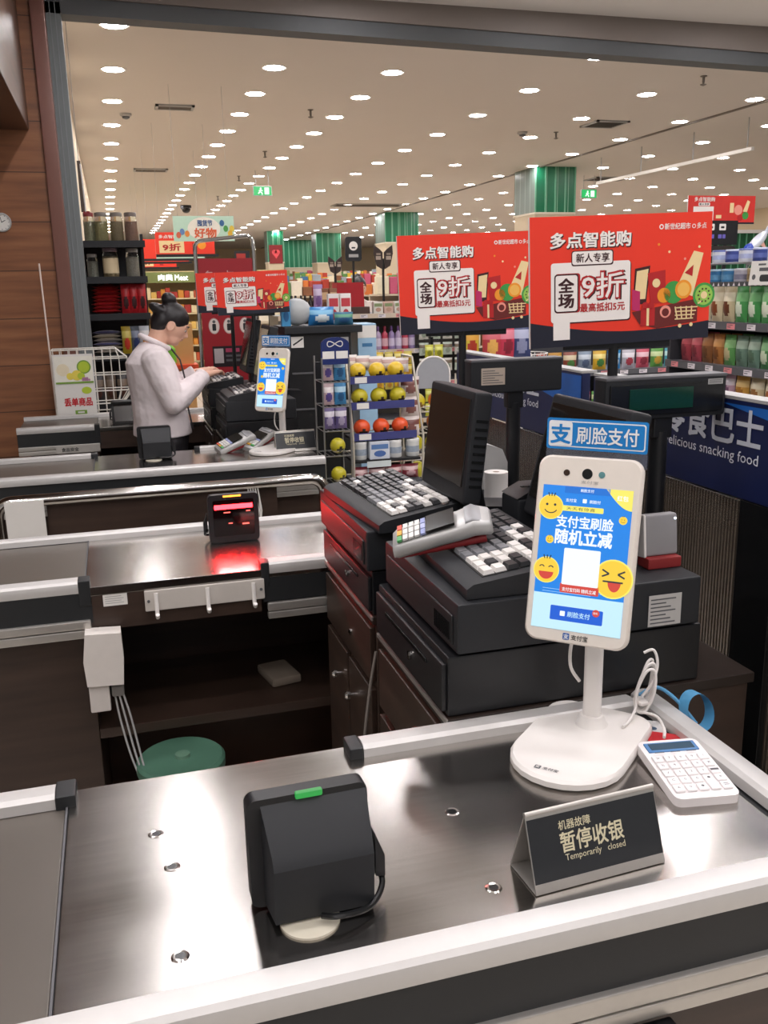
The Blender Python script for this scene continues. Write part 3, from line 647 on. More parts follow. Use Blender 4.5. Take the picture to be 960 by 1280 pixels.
def terminal(label, loc, full=True):
    t = thing('payment_terminal', label, 'payment terminal', loc, 0, 'face payment terminals')
    # base: long rounded foot lying along the viewing axis of the screen
    st = []
    for k in range(13): q = math.radians(90+180*k/12); st.append((-.058+.092*math.cos(q), .092*math.sin(q)))
    st += rrect(.2, .184, .04, .032, 0, 6)[21:28]+rrect(.2, .184, .04, .032, 0, 6)[0:7]
    XB = RZ(math.radians(42))
    g = G(); n = len(st)
    for a0, a1, s0, s1 in ((0, .003, .97, 1.0), (.003, .012, 1, 1), (.012, .0165, 1, .965)):
        vs = [(x*s0, y*s0, a0) for x, y in st]+[(x*s1, y*s1, a1) for x, y in st]
        g.add(vs, [(i, (i+1) % n, n+(i+1) % n, n+i) for i in range(n)], PWHITE, XB)
    g.add([(x*.965, y*.965, .0165) for x, y in st], [tuple(range(n))], PWHITE, XB); g.add([(x*.97, y*.97, 0) for x, y in st], [tuple(range(n))[::-1]], PWHITE, XB)
    b = g.obj('base', t, 40)
    if full:
        a = Art(); pay_logo(a, 0, 0, .010, PWHITE, M('#4a5057', .4), 1); a.text('支付宝', .014, .001, .008, GREY, 2, .01)
        a.obj('logo_print', b, XB @ TM((-.128, .03, .0167)) @ RZ(-PI/2) @ RX(-PI/2))
    # pole
    pp = [(x, y) for x, y in rrect(.030, .022, .008)]
    XP = TM((.043, .040, .012)) @ RZ(-.75)
    g = G(); g.prism(pp, 0, .20, 'z', PWHITE, XP); g.lathe([(.03, 0), (.025, .006), (.02, .02)], (0, 0, .002), PWHITE, 20, XP); g.obj('pole', t, 40)
    XS = TM((.0, .010, .336)) @ RZ(-.753) @ RX(-.236)      # screen frame: -y is the face
    W, H = .166, .298
    g = G(); o = rrect(W, H, .02, 0, 0, 6); n = len(o)
    prof = [(.962, -.009), (1.0, -.004), (1.0, .006), (.93, .012)]
    for (s0, y0), (s1, y1) in zip(prof[:-1], prof[1:]):
        vs = [(u*(1-(1-s0)*.16/W if 0 else s0), y0, v*(1-(1-s0)*W/H)) for u, v in o]+[(u*s1, y1, v*(1-(1-s1)*W/H)) for u, v in o]
        g.add(vs, [(i, (i+1) % n, n+(i+1) % n, n+i) for i in range(n)], M('#ece3d8', .3), XS)
    g.add([(u*.962, -.009, v*(1-.038*W/H)) for u, v in o], [tuple(range(n))], M('#ece3d8', .3), XS)
    g.add([(u*.93, .012, v*(1-.07*W/H)) for u, v in o], [tuple(range(n))[::-1]], M('#d8d4cf', .4), XS)
    body = g.obj('screen_body', t, 40)
    F = XS @ TM((0, -.0091, 0))
    g = G()
    for u, r, m in ((-.036, .0042, M('#3b2a20', .2)), (-.003, .0068, BLACKG), (.020, .0042, M('#5f8f92', .2))):
        g.lathe([(r*1.25, 0), (r*1.2, .0008), (r, .0009), (.0003, .0012)], (0, 0, 0), m, 18, F @ TM((u, .0002, .122)) @ RX(PI/2))
    g.obj('camera_lenses', body)
    a = Art()
    x0, x1, y0, y1 = -.0715, .0715, -.128, .101
    a.rect(x0, y0, x1, y1, BLUE, 1); a.rect(x0, y0, x1, y0+.056, CYAN, 2)
    a.rect(-.036, y1-.011, .036, y1, EMB2, 2); a.text('刷脸支付', 0, y1-.008, .005, EMW, 3, .01, align='c')
    q = [(x1, y1), (x1-.042, y1)]+[(x1-.042+.042*(k/8)**1.0, y1-.032*math.sin(k/8*PI/2)) for k in range(1, 9)]
    a.poly(q, EMY2, 2); a.text('红包', x1-.024, y1-.017, .008, EMW, 3, .02)
    a.text('支付宝', -.033, .076, .0055, EMW, 3, .01); a.rr(-.006, .0758, .0005, .0823, .001, EMW, 3); a.text('刷脸付', .005, .076, .0055, EMW, 3, .01)
    a.rr(-.044, .0615, .028, .070, .0015, EMY2, 3); a.text('天天有惊喜', -.031, .0632, .0052, EMK, 4, .0, w=.046)
    smiley(a, -.0560, .066, .0185, 'smile', 3)
    smiley(a, .0595, .054, .006, 'smile', 3); smiley(a, -.0535, .014, .006, 'smile', 3)
    smiley(a, -.0545, -.035, .0195, 'laugh', 3); smiley(a, .0525, -.038, .0285, 'wink', 3)
    a.text('支付宝刷脸', -.0445, .0355, .0185, EMW, 6, .028, w=.090)
    a.text('随机立减', -.0445, .009, .0235, EMW, 6, .032, w=.090)
    a.rr(-.028, -.055, .030, .003, .002, EMW, 5); a.rr(-.030, -.068, .032, -.053, .002, EMR, 4); a.text('支付宝扫码 随机立减', -.026, -.0655, .0062, EMW, 6, .01, w=.054)
    for k in range(2): a.rect(-.058, -.0645-.0045*k, .05-.03*k, -.0640-.0045*k, CYAN, 2)
    a.rr(-.042, -.113, .042, -.090, .002, EMB, 3); a.rr(-.026, -.1055, -.018, -.0975, .001, EMW, 4); a.text('刷脸支付', -.014, -.106, .009, CYAN, 4, .01, w=.036)
    a.circ(.031, -.0945, .0058, EMR, 5); a.text('随机', .027, -.0962, .0035, EMW, 6, .0)
    s = a.obj('lit_screen', body, F)
    a = Art(); pay_logo(a, -.0185, -.1425, .0105, PWHT, M('#2a62b4', .4), 1); a.text('支付宝', -.005, -.1415, .0085, SOFTB, 2, .012)
    a.text('支付宝', -.012, .1065, .005, LGREY, 2, .0, w=.028); a.obj('front_print', body, F)
    # clear header card with the blue strip
    XH = TM((.029, .034, .515)) @ RZ(-.80) @ RX(-.05)
    hc = G().box(-.081, .081, .0, .0018, -.048, .024, M('#cfd3e2', .08, trans=.92, spec=.5, var=0), 0, XH).obj('header_card', t, 0)
    a = Art(); a.rr(-.081, -.024, .081, .0255, .004, PBLUE, 1)
    a.rr(-.0775, -.0200, .0775, .0215, .004, PWHT, 2); a.rr(-.0755, -.018, .0755, .0195, .003, PBLUE, 3)
    a.rr(-.0755, -.0180, -.0385, .0195, .003, PWHT, 4); a.text('支', -.0735, -.0145, .030, PBLUE, 5, .03, w=.032)
    a.text('刷脸支付', -.031, -.013, .027, PWHT, 5, .018, w=.098)
    a.obj('header_print', hc, XH)
    G().tube(sp([(.032, .052, .22), (.012, .058, .17), (.010, .060, .12), (.026, .056, .09)], 6), .003, PWHITE, 8).obj('cable', t)
    return t
terminal('large white face payment terminal with a lit blue screen on the nearest counter', (.688, 1.236, .851))
terminal('small distant payment terminal with a lit blue screen on the third counter', (.705, 4.27, .851), True)
# ------------------------------------------------------------------ closed signs
def closed_sign(label, loc, rz):
    t = thing('closed_sign', label, 'sign', loc, rz, 'temporarily closed signs')
    w, h, tl = .193, .1, .357
    c, s = math.cos(tl), math.sin(tl); top = (h*s, h*c)
    g = G(); th = .0022
    for X in (Matrix.Identity(4), TM((0, 2*h*s, 0)) @ RZ(PI)):
        g.box(-w/2, w/2, -th/2, th/2, 0, h, ALU, .0006, X @ RX(-tl))
    g.box(-w/2, w/2, 0, 2*h*s, 0, .0018, ALU)
    g.tube([(-w/2, top[0], top[1]), (w/2, top[0], top[1])], .0032, ALU, 10)
    g.obj('tent', t)
    a = Art(.0003); X = RX(-tl) @ TM((0, -th/2, 0))
    PL = M('#26282b', .35, var=.1, scale=120); GL = M('#d8cfae', .45)
    a.rect(-w/2+.001, .013, w/2-.001, h-.007, PL, 1)
    a.text('机器故障', -.052, .072, .012, GL, 2, .008, w=.047); a.text('暂停收银', -.052, .044, .025, GL, 2, .018, w=.093)
    a.text('Temporarily   closed', -.048, .031, .0105, GL, 2, .0, w=.089)
    a.obj('plate', t, X)
closed_sign('black temporarily closed tent sign on the nearest steel counter', (.548, .915, .851), .059)
closed_sign('tiny distant temporarily closed sign on the third counter', (.795, 4.22, .851), .03)
# ------------------------------------------------------------------ calculator, cards, cables on the near counter
t = thing('calculator', 'white desk calculator beside the terminal base on the nearest counter', 'calculator', (.796, 1.098, .851), -.17)
CW = M('#efe9e8', .4)
XC = RX(.06)
G().prism(rrect(.100, .158, .012), 0.002, .018, 'z', CW, XC).obj('case', t, 40)
G().box(-.042, .042, .044, .070, .0175, .0205, M('#4d7fb4', .3), .002, XC).obj('display_surround', t)
G().box(-.036, .036, .048, .066, .0198, .0212, M('#3f5566', .15), .001, XC).obj('display', t)
g = G(); GK = M('#f3eeee', .45)
lab = ['%', '÷', 'M', 'C', 'AC']
for r in range(5):
    for c in range(5):
        if r == 4 and c == 3: continue
        x = -.037+c*.0185; y = .022-r*.0195
        hh = .0165 if not (r == 3 and c == 3) else .036
        yy = y if hh < .02 else y-.0098
        g.box(x-.0078, x+.0078, yy-hh/2, yy+hh/2, .0178, .0225, GK, .002, XC)
g.obj('keys', t)
a = Art(.0001)
ks = ['→789÷', '%456×', 'M123-', 'C0.+', 'AC00=']
for r in range(5):
    for c in range(5):
        if r == 4 and c == 3: continue
        ch = {0: '>789/', 1: '%456x', 2: '√123-', 3: 'C00.+', 4: 'A0.+='}[r][c]
        a.text(ch, -.037+c*.0185, .0195-r*.0195, .005, GREY, 1, 0, align='c')
for k in range(3): a.rect(-.036+.026*k, .036, -.02+.026*k, .0385, GREY, 1)
a.obj('key_print', t, XC @ TM((0, 0, .0226)) @ RX(-PI/2))
g = G(); g.box(-.045, .045, .05, .07, -.001, .006, CW, .002); g.obj('rear_foot', t)
t = thing('printed_card', 'grey patterned card lying behind the calculator', 'card', (.815, 1.262, .8515), -.5)
G().box(-.045, .045, -.03, .03, 0, .0012, M('#c8c6c4', .5)).obj('card', t, 0)
a = Art(.0003)
for k in range(5): a.circ(-.02+.011*k, .004*(k % 2), .006, M(['#3f6f9c', '#6a97b8', '#58616a', '#8ab0c8', '#3a5068'][k], .5), 1+k % 2)
a.obj('pattern', t, TM((0, 0, .0013)) @ RX(-PI/2))
tag(G().box(-.03, .03, -.018, .018, 0, .002, M('#c22028', .5)).obj('red_card', loc=(.838, 1.212, .8515), rz=-.6), 'small red card tucked behind the calculator', 'card')
t = thing('cable_coil', 'white cable tied in loops behind the calculator', 'cable', (.845, 1.285, .868))
lp = [(-.075, -.045, .004), (-.055, -.03, .004)]
for k in range(4):
    a_ = -.5+.33*k; c_, s_ = math.cos(a_), math.sin(a_); top = .075+.006*(k % 2)
    for (u, v) in ((-.012, .012), (-.017, .04), (-.008, top), (.008, top), (.016, .04), (.010, .012), (.0, .004)):
        lp.append((-.02+u*c_+v*.28+.004*k, u*s_*.6+.008*k-.01+.1*v, v))
G().tube(sp(lp, 5), .0026, PWHITE, 8).obj('loops', t, 80)
G().tube(sp([(-.02, -.01, .006), (-.008, -.04, .010), (-.016, -.075, .006), (-.03, -.098, .003)], 6), .0026, PWHITE, 8).obj('lead', t, 80)
G().tube(sp([(-.012, .0, .03), (.006, -.002, .055), (.018, .004, .085), (.014, .012, .108), (.0, .02, .102)], 6), .0026, PWHITE, 8).obj('lead', t, 80)
G().box(-.022, -.004, -.012, .016, .016, .024, PWHITE, .003).obj('tie', t)
t = thing('blue_strap', 'curled light blue strap hanging at the corner of the nearest counter', 'strap', (.925, 1.275, .845))
pts = sp([(-.085, .03, .045), (-.05, .03, .055), (-.022, .01, .035), (0, -.02, .0)], 6)
SB_ = M('#4f93bd', .45)
G().tube(pts, .0035, SB_, 8).obj('cord', t, 60)
lp = [(0.006+.026*math.cos(q), .012*math.sin(q)-.01, .02+.03*math.sin(q)) for q in [2*PI*k/24 for k in range(24)]]
g = G()
for (a_, b_) in zip(lp, lp[1:]+lp[:1]):
    va, vb = Vector(a_), Vector(b_); d = Vector((.002, -.011, 0))
    g.add([va-d, vb-d, vb+d, va+d], [(0, 1, 2, 3)], SB_)
g.obj('band', t, 60)
# ------------------------------------------------------------------ card terminals
SIL = M('#b6b5b3', .35, .3)
def card_terminal(label, loc, rz, tilt, red, roll=.28):
    """long axis +x: keys at -x, paper cover at +x"""
    t = thing('card_terminal', label, 'card terminal', loc, rz, 'handheld card terminals')
    X = TM((0, 0, .008)) @ RY(-tilt) @ RX(roll)
    def loft(secs, mat):
        g = G(); vs = []; n = 14
        for x, wd, zc, h in secs:
            for y, z in rrect(wd, h, min(h, wd)*.35, 0, zc, 2)[:18]: vs.append((x, y, z))
        k = 12; m_ = len(rrect(1, 1, .3, 0, 0, 2)); vs2 = vs
        fs = []
        for i in range(len(secs)-1):
            for j in range(m_): fs.append((i*m_+j, i*m_+(j+1) % m_, (i+1)*m_+(j+1) % m_, (i+1)*m_+j))
        fs += [tuple(range(m_))[::-1], tuple(range((len(secs)-1)*m_, len(secs)*m_))]
        g.add(vs2, fs, mat, X); return g
    loft([(-.095, .068, .020, .022), (-.085, .078, .023, .030), (0, .078, .036, .030), (.035, .079, .040, .030), (.065, .078, .047, .036), (.095, .070, .040, .030), (.10, .058, .038, .022)], SIL).obj('case', t, 50)
    up = lambda x: .0405+(x+.085)*.165
    def strip(x0, x1, y0, y1, h, mat):
        g = G(); g.add([(x0, y0, up(x0)), (x1, y0, up(x1)), (x1, y1, up(x1)), (x0, y1, up(x0)), (x0, y0, up(x0)+h), (x1, y0, up(x1)+h), (x1, y1, up(x1)+h), (x0, y1, up(x0)+h)],
            [(4, 5, 6, 7), (0, 1, 5, 4), (1, 2, 6, 5), (2, 3, 7, 6), (3, 0, 4, 7)], mat, X); return g
    strip(-.026, .030, -.029, .029, .006, SCRN).obj('screen', t, 0)
    ks = G()
    cols = [['#c94a36', '#d9a33a', '#4a9d58'], ['#d6d4d0']*3, ['#d6d4d0']*3, ['#d6d4d0']*3, ['#8e97c4', '#aab0d8', '#8e97c4']]
    for i in range(5):
        for j in range(3):
            x0 = -.084+i*.0118; y0 = -.029+j*.020
            q = strip(x0, x0+.0095, y0, y0+.017, .0045, M(cols[i][2-j], .45)); ks.add(q.v, q.f, q.mats[0])
    ks.obj('keys', t, 0)
    loft([(.05, .060, .058, .010), (.065, .062, .061, .014), (.088, .054, .050, .012)], M('#98989a', .35, .2)).obj('paper_cover', t, 50)
    if red: loft([(-.088, .060, .010, .012), (0, .066, .015, .014), (.085, .062, .018, .016)], M('#8e2427', .5)).obj('red_underside', t, 50)
    return t
card_terminal('silver card terminal lying across the nearest till keyboard', (.585, 1.61, 1.100), -.36, .17, True)
card_terminal('silver card terminal lying on the third counter behind the scanner', (.525, 4.36, .853), .3, .2, True)
card_terminal('white card terminal beside the silver one on the third counter', (.64, 4.395, .853), .75, .22, True)
t = thing('card_reader', 'small grey card reader with a blue light on a red stand, right of the terminal', 'card reader', (.962, 1.45, 1.06))
G().box(-.036, .036, -.012, .012, .035, .115, M('#8d8b8c', .4), .006, RX(-.12)).obj('body', t)
G().box(-.039, -.033, -.014, .012, .034, .116, PWHITE, .003, RX(-.12)).obj('side_trim', t)
G().box(-.036, .036, -.02, .02, .014, .036, M('#8e2a2a', .5), .004).obj('red_stand', t)
G().ball((.012, -.026, .113), .0022, M('#cfe0ff', em=6), 8, 6).obj('blue_light', t)
# ------------------------------------------------------------------ red promotion signs
SRED = M('#ee3a24', .45, var=.015); SWH = M('#f6efe9', .5, var=.01); SDK = M('#3a1418', .5); SOR = M('#f39a2b', .5); SGR = M('#3f9a46', .5); SYE = M('#f3d9a2', .5); SPK = M('#f29a8a', .5); SDR = M('#b81f22', .5); SBR = M('#6a1f1c', .5); SMG = M('#c22a66', .5)
def sign_art(a, w, h):
    """u, v measured from the lower left corner; artwork of the discount sign without its mascot"""
    U = lambda f: f*w
    V = lambda f: (1-f)*h
    T = lambda s, f0, g1, fh, m, l, b=.02, fw=None: a.text(s, U(f0), V(g1), fh*h, m, l, b, w=None if fw is None else fw*w)
    a.rect(0, 0, w, h, SRED, 1)
    c = [(0, 0), (w, 0), (w, V(.86))]+[(U(1-k/14), V(.86+.075*math.sin(PI*k/14)-.06*(k/14))) for k in range(1, 14)]+[(0, V(.80))]
    a.poly(c, NAVY, 2)
    T('多点智能购', .112, .245, .115, SDK, 3, .05, .435); T('多点智能购', .108, .238, .115, SWH, 4, .03, .435)
    a.rr(U(.118), V(.82), U(.548), V(.355), .006, SDK, 3); a.rr(U(.11), V(.81), U(.543), V(.35), .006, SWH, 4)
    a.rr(U(.22), V(.378), U(.448), V(.262), .005, SDK, 5); a.rr(U(.224), V(.368), U(.442), V(.268), .005, SWH, 6)
    T('新人专享', .245, .352, .068, SDK, 7, .02, .18)
    a.rr(U(.132), V(.735), U(.268), V(.432), .006, SDR, 5); a.rr(U(.128), V(.732), U(.258), V(.436), .006, SDK, 6); a.rr(U(.134), V(.722), U(.252), V(.446), .005, SWH, 7)
    T('全', .150, .575, .105, SDK, 8, .035, .082); T('场', .150, .695, .105, SDK, 8, .035, .082)
    a.poly([(U(.262), V(.47)), (U(.276), V(.51)), (U(.262), V(.55))], SDR, 7)
    T('9折', .282, .640, .205, SDK, 5, .075, .232); T('9折', .276, .635, .205, SDR, 6, .06, .232); T('9折', .278, .632, .195, SWH, 7, .012, .226)
    T('最高抵扣5元', .268, .735, .066, SDR, 6, .025, .246)
    a.rect(U(.122), V(.945), U(.212), V(.775), SWH, 6)
    a.circ(U(.712), V(.105), .02*h, SWH, 4); a.circ(U(.712), V(.105), .011*h, SRED, 5); T('新世纪超市', .73, .128, .048, SWH, 4, .02, .145); a.circ(U(.895), V(.108), .017*h, SWH, 4); a.circ(U(.895), V(.108), .011*h, SRED, 5); T('多点', .912, .128, .046, SWH, 4, .01, .055)
    # shopping still life: phone, packets, gift, fruit, trolley
    a.poly([(U(.57), V(.42)), (U(.655), V(.40)), (U(.635), V(.70)), (U(.56), V(.70))], SDK, 3); a.poly([(U(.58), V(.44)), (U(.645), V(.425)), (U(.63), V(.66)), (U(.568), V(.66))], SYE, 4)
    a.poly([(U(.64), V(.46)), (U(.74), V(.44)), (U(.745), V(.70)), (U(.66), V(.70))], SDR, 5); a.circ(U(.69), V(.54), .035*h, SYE, 6)
    a.poly([(U(.555), V(.58)), (U(.60), V(.60)), (U(.60), V(.76)), (U(.555), V(.74))], SMG, 5)
    a.poly([(U(.80), V(.60)), (U(.90), V(.30)), (U(.955), V(.32)), (U(.90), V(.66))], SYE, 4); a.poly([(U(.85), V(.47)), (U(.90), V(.41)), (U(.895), V(.50))], SDR, 5)
    a.circ(U(.79), V(.62), .09*h, SGR, 6, n=24); a.circ(U(.845), V(.60), .075*h, SOR, 7, n=24); a.circ(U(.845), V(.60), .055*h, M('#f7bd5a', .5), 8, n=24); a.circ(U(.735), V(.64), .06*h, SOR, 6)
    a.circ(U(.965), V(.655), .10*h, SGR, 6, n=26); a.circ(U(.965), V(.655), .08*h, M('#9ac957', .5), 7, n=26); a.circ(U(.965), V(.655), .03*h, SYE, 8)
    for k in range(10): q = 2*PI*k/10; a.circ(U(.965)+.052*h*math.cos(q), V(.655)+.052*h*math.sin(q), .008*h, SDK, 9, n=8)
    a.poly([(U(.555), V(.76)), (U(.93), V(.68)), (U(.93), V(.86)), (U(.70), V(.90)), (U(.60), V(.86))], SBR, 5)
    a.rect(U(.605), V(.875), U(.685), V(.735), SDR, 7); a.rect(U(.638), V(.875), U(.652), V(.735), SYE, 8); a.circ(U(.63), V(.715), .03*h, SDR, 7); a.circ(U(.662), V(.715), .03*h, SDR, 7)
    a.circ(U(.745), V(.77), .05*h, SPK, 7); a.circ(U(.745), V(.775), .032*h, SBR, 8)
    for k in range(4): a.line([(U(.80+.032*k), V(.735)), (U(.815+.026*k), V(.84))], .006*h*2, SYE, 8); a.line([(U(.80), V(.745+.03*k)), (U(.93-.008*k), V(.745+.03*k))], .005*h*2, SYE, 8)
    a.line([(U(.93), V(.72)), (U(.955), V(.70))], .012*h, SYE, 8); a.circ(U(.83), V(.89), .016*h, SYE, 8); a.circ(U(.895), V(.885), .016*h, SYE, 8)
    for u, v, m in ((.70, .24, SOR), (.85, .36, SPK), (.93, .27, SYE), (.76, .30, SYE)): a.circ(U(u), V(v), .011*h, m, 4, n=8)
def promo_sign(label, x, y, z0, zc, w, h, yaw, roll, group='red discount signs on poles', off=0.0):
    t = thing('promotion_sign', label, 'sign', (x, y, z0), yaw, group)
    X = TM((off, 0, zc-z0)) @ RY(-roll)
    G().box(-w/2, w/2, 0, .008, -h/2, h/2, M('#d9d2cc', .5), 0, X).obj('board', t, 0)
    a = Art(.00025); sign_art(a, w, h); a.obj('artwork', t, X @ TM((-w/2, -.0001, -h/2)))
    G().tube([(0, .018, 0), (0, .018, zc-z0)], .011, BLACK, 12).obj('pole', t)
    G().lathe([(.038, 0), (.038, .006), (.015, .014)], (0, .018, 0), BLACK, 20).obj('base', t)
    G().box(off-w*.3, off+w*.3, .008, .016, zc-z0-h/2-.012, zc-z0-h/2+.02, BLACK, .002).obj('clamp', t)
promo_sign('biggest red discount sign, above the customer display with the green window', 1.045, 1.775, .866, 1.605, .418, .265, -.05, .028, off=.005)
promo_sign('red discount sign in the middle, partly behind the biggest one', .955, 2.45, .851, 1.607, .398, .265, -.05, .030, off=.01)
promo_sign('small red discount sign in front of the dark red banner', .745, 5.03, 1.089, 1.585, .385, .222, -.03, .028)
promo_sign('small red discount sign mostly hidden behind its twin at the banner', .68, 5.44, .88, 1.59, .385, .222, -.03, .02)
# ------------------------------------------------------------------ snack racks with blue headers beyond the tills
RIBM = stripes_mat('ribbed_panel', 0, .011, '#6b635b', '#8f8376', .5, .25, .7, 1.0)
HBL = M('#16204a', .35, var=.1, scale=6); HBL2 = M('#1d5fb0', .4, var=.05)
def snack_rack(label, y0, y1, ty0, ty1):
    t = thing('snack_rack', label, 'display rack', (1.30, y1, 0), -PI/2, 'snack racks with blue headers')
    L = y1-y0
    G().box(0, L, .0, .03, 1.13, 1.345, HBL, .004).obj('header_board', t)
    a = Art(); a.poly([(L, .195), (L, .10), (L*.62, .16), (L*.40, .205), (L, .208)], HBL2, 1)
    a.text('零食巴士', y1-ty1, .115, .082, M('#c9cdd6', .4), 3, .025, w=(ty1-ty0)*1.02)
    a.text('Delicious snacking food', y1-ty1, .074, .031, M('#e4e6ee', .4), 3, .006, w=ty1-ty0)
    a.obj('header_print', t, TM((0, -.0006, 1.13)))
    n = max(1, round(L/.7))
    for k in range(n+1):
        u = L*k/n; G().box(max(u-.06, 0), min(u+.06, L), .0, .04, 0, 1.13, BLACKG, .003).obj('post', t)
    for k in range(n):
        G().box(L*k/n+.06, L*(k+1)/n-.06, .014, .02, .14, 1.12, RIBM).obj('ribbed_panel', t, 0)
    G().box(0, L, 0, .05, 0, .14, BLACK, .003).obj('plinth', t)
    G().box(0, L, .0, .05, 1.345, 1.352, LGREY).obj('top_edge', t, 0)
snack_rack('snack rack with ribbed panels and blue snacking food header, at the near counter', .88, 2.33, 1.613, 1.971)
snack_rack('farther snack rack with a blue header behind the second customer display', 2.40, 3.42, 2.68, 3.10)
# ------------------------------------------------------------------ people
def voxel(g, name, mat, parent, vs=.006, sm=6, loc=None):
    o = g.obj('tmp', None, 0); o.modifiers.new('r', 'REMESH').mode = 'VOXEL'; o.modifiers['r'].voxel_size = vs
    s = o.modifiers.new('s', 'SMOOTH'); s.iterations = sm; s.factor = .5
    bpy.context.view_layer.update()
    me = bpy.data.meshes.new_from_object(o.evaluated_get(bpy.context.evaluated_depsgraph_get()))
    old = o.data; bpy.data.objects.remove(o); bpy.data.meshes.remove(old)
    me.materials.clear(); me.materials.append(mat); me.name = name
    me.polygons.foreach_set('material_index', [0]*len(me.polygons)); me.shade_smooth()
    q = bpy.data.objects.new(name, me); COL.objects.link(q); q.parent = parent
    return q
def ell(g, secs, n=20):
    """loft of ellipses: (x, y, z, rx, ry)"""
    vs = []; fs = []
    for x, y, z, rx, ry in secs:
        for k in range(n): q = 2*PI*k/n; vs.append((x+rx*math.cos(q), y+ry*math.sin(q), z))
    for i in range(len(secs)-1):
        for k in range(n): fs.append((i*n+k, i*n+(k+1) % n, (i+1)*n+(k+1) % n, (i+1)*n+k))
    fs += [tuple(range(n))[::-1], tuple(range((len(secs)-1)*n, len(secs)*n))]
    g.add(vs, fs, WHITE)
SKIN = M('#e6b59c', .5, var=.04, scale=25); HAIR = M('#1a1517', .42, var=.15, scale=90)
def person(label, loc, rz, scale, shirt, tr, fine=True, group=None, bow=.52):
    """faces +x, both forearms raised to a keyboard, head bowed"""
    t = thing('person', label, 'person', loc, rz, group); t.scale = (scale,)*3
    vs = .005 if fine else .009
    arms = []
    for s, el, wr, hd in ((-1, (.050, -.215, 1.045), (.235, -.055, 1.160), (.30, .0, 1.165)), (1, (.060, .215, 1.045), (.235, .175, 1.158), (.295, .20, 1.163))):
        arms.append(((-.02, s*.165, 1.262), el, wr, hd))
    HX = TM((.052, 0, 1.378)) @ RY(bow) @ Matrix.Diagonal((.87, .87, .86, 1))           # head frame at the top of the neck, bowed forward
    g = G()
    ell(g, [(.0, 0, .80, .10, .15), (.01, 0, .90, .115, .165), (.01, 0, 1.0, .105, .15), (.0, 0, 1.12, .115, .16), (-.015, 0, 1.22, .105, .17), (-.012, 0, 1.285, .075, .11), (.0, 0, 1.32, .05, .055)])
    g.tube([(-.005, 0, 1.27), (.03, 0, 1.36), (.055, 0, 1.42)], [.056, .05, .05], WHITE, 14)
    def headf(d):
        k = 1.0
        if d.z < -.1: k *= 1-.16*min(1, (-d.z-.1)/.9)*(1 if abs(d.y) > .2 else .5)
        return k
    g.ball((.028, 0, .068), (.092, .073, .112), WHITE, 28, 20, HX, headf)
    g.ball((.060, 0, .0), (.048, .05, .045), WHITE, 16, 12, HX)                 # jaw and chin
    g.ball((.090, 0, -.018), (.020, .024, .018), WHITE, 12, 8, HX)
    g.tube([(.112, 0, .085), (.124, 0, .058), (.134, 0, .045), (.118, 0, .036)], [.007, .010, .0125, .009], WHITE, 10, HX)      # nose
    for s in (-1, 1): g.ball((.122, s*.011, .042), (.008, .007, .006), WHITE, 10, 6, HX)
    for dz, r in ((.021, .0075), (.012, .008)): g.tube([(.106, -.020, dz), (.1155, 0, dz), (.106, .020, dz)], [.004, r, .004], WHITE, 8, HX)     # lips
    for s in (-1, 1):
        g.tube([(.013+.018*math.cos(q), s*.076, .055+.028*math.sin(q)) for q in [2*PI*k/12 for k in range(12)]], .0065, WHITE, 8, HX, closed=True)     # ears
        g.ball((.013, s*.072, .055), (.015, .008, .024), WHITE, 10, 8, HX)
        g.tube([(.108, s*.012, .088), (.110, s*.030, .092), (.096, s*.05, .088)], .0075, WHITE, 8, HX)      # brow ridge
    for sh, el, wr, hd in arms:
        g.tube([sh, tuple((a+b)/2 for a, b in zip(sh, el)), el], [.052, .047, .040], WHITE, 12)
        g.tube([el, tuple((a+b)/2 for a, b in zip(el, wr)), wr], [.040, .036, .025], WHITE, 12)
        W, H = Vector(wr), Vector(hd); d = (H-W).normalized(); sd = d.cross(Vector((0, 0, 1))).normalized(); inn = sd if (sd.y > 0) == (sh[1] < 0) else -sd
        # palm, thumb and four bent fingers
        pe = W+d*.085
        for o_ in (-.026, -.009, .009, .026): g.tube([W+sd*o_*.6, pe+sd*o_+Vector((0, 0, .004))], [.017, .0125], WHITE, 8)
        for o_, ln in ((-.029, .052), (-.010, .066), (.010, .062), (.028, .05)):
            p0 = pe+sd*o_; p1 = p0+d*ln*.5+Vector((0, 0, .006)); p2 = p1+d*ln*.35+Vector((0, 0, -.012)); p3 = p2+d*ln*.18+Vector((0, 0, -.016))
            g.tube([p0-d*.02, p1, p2, p3], [.0095, .009, .008, .007], WHITE, 8)
        p0 = W+d*.03+inn*.02; g.tube([p0, p0+d*.03+inn*.024+Vector((0, 0, -.006)), p0+d*.058+inn*.028+Vector((0, 0, -.016))], [.013, .0105, .008], WHITE, 8)
    for s in (-1, 1):
        g.tube([(.0, s*.085, .84), (.03, s*.09, .47), (.02, s*.092, .30), (.0, s*.092, .09)], [.095, .06, .058, .038], WHITE, 14)
        g.tube([(-.02, s*.095, .05), (.06, s*.10, .04), (.15, s*.105, .03)], [.04, .042, .03], WHITE, 12)
    voxel(g, 'body', SKIN, t, vs, 5)
    # shirt with collar and long sleeves
    g = G()
    ell(g, [(.015, 0, .865, .150, .185), (.012, 0, .95, .140, .178), (.0, 0, 1.05, .130, .172), (-.005, 0, 1.15, .136, .18), (-.022, 0, 1.235, .122, .185), (-.018, 0, 1.29, .086, .13), (-.004, 0, 1.335, .060, .066)])
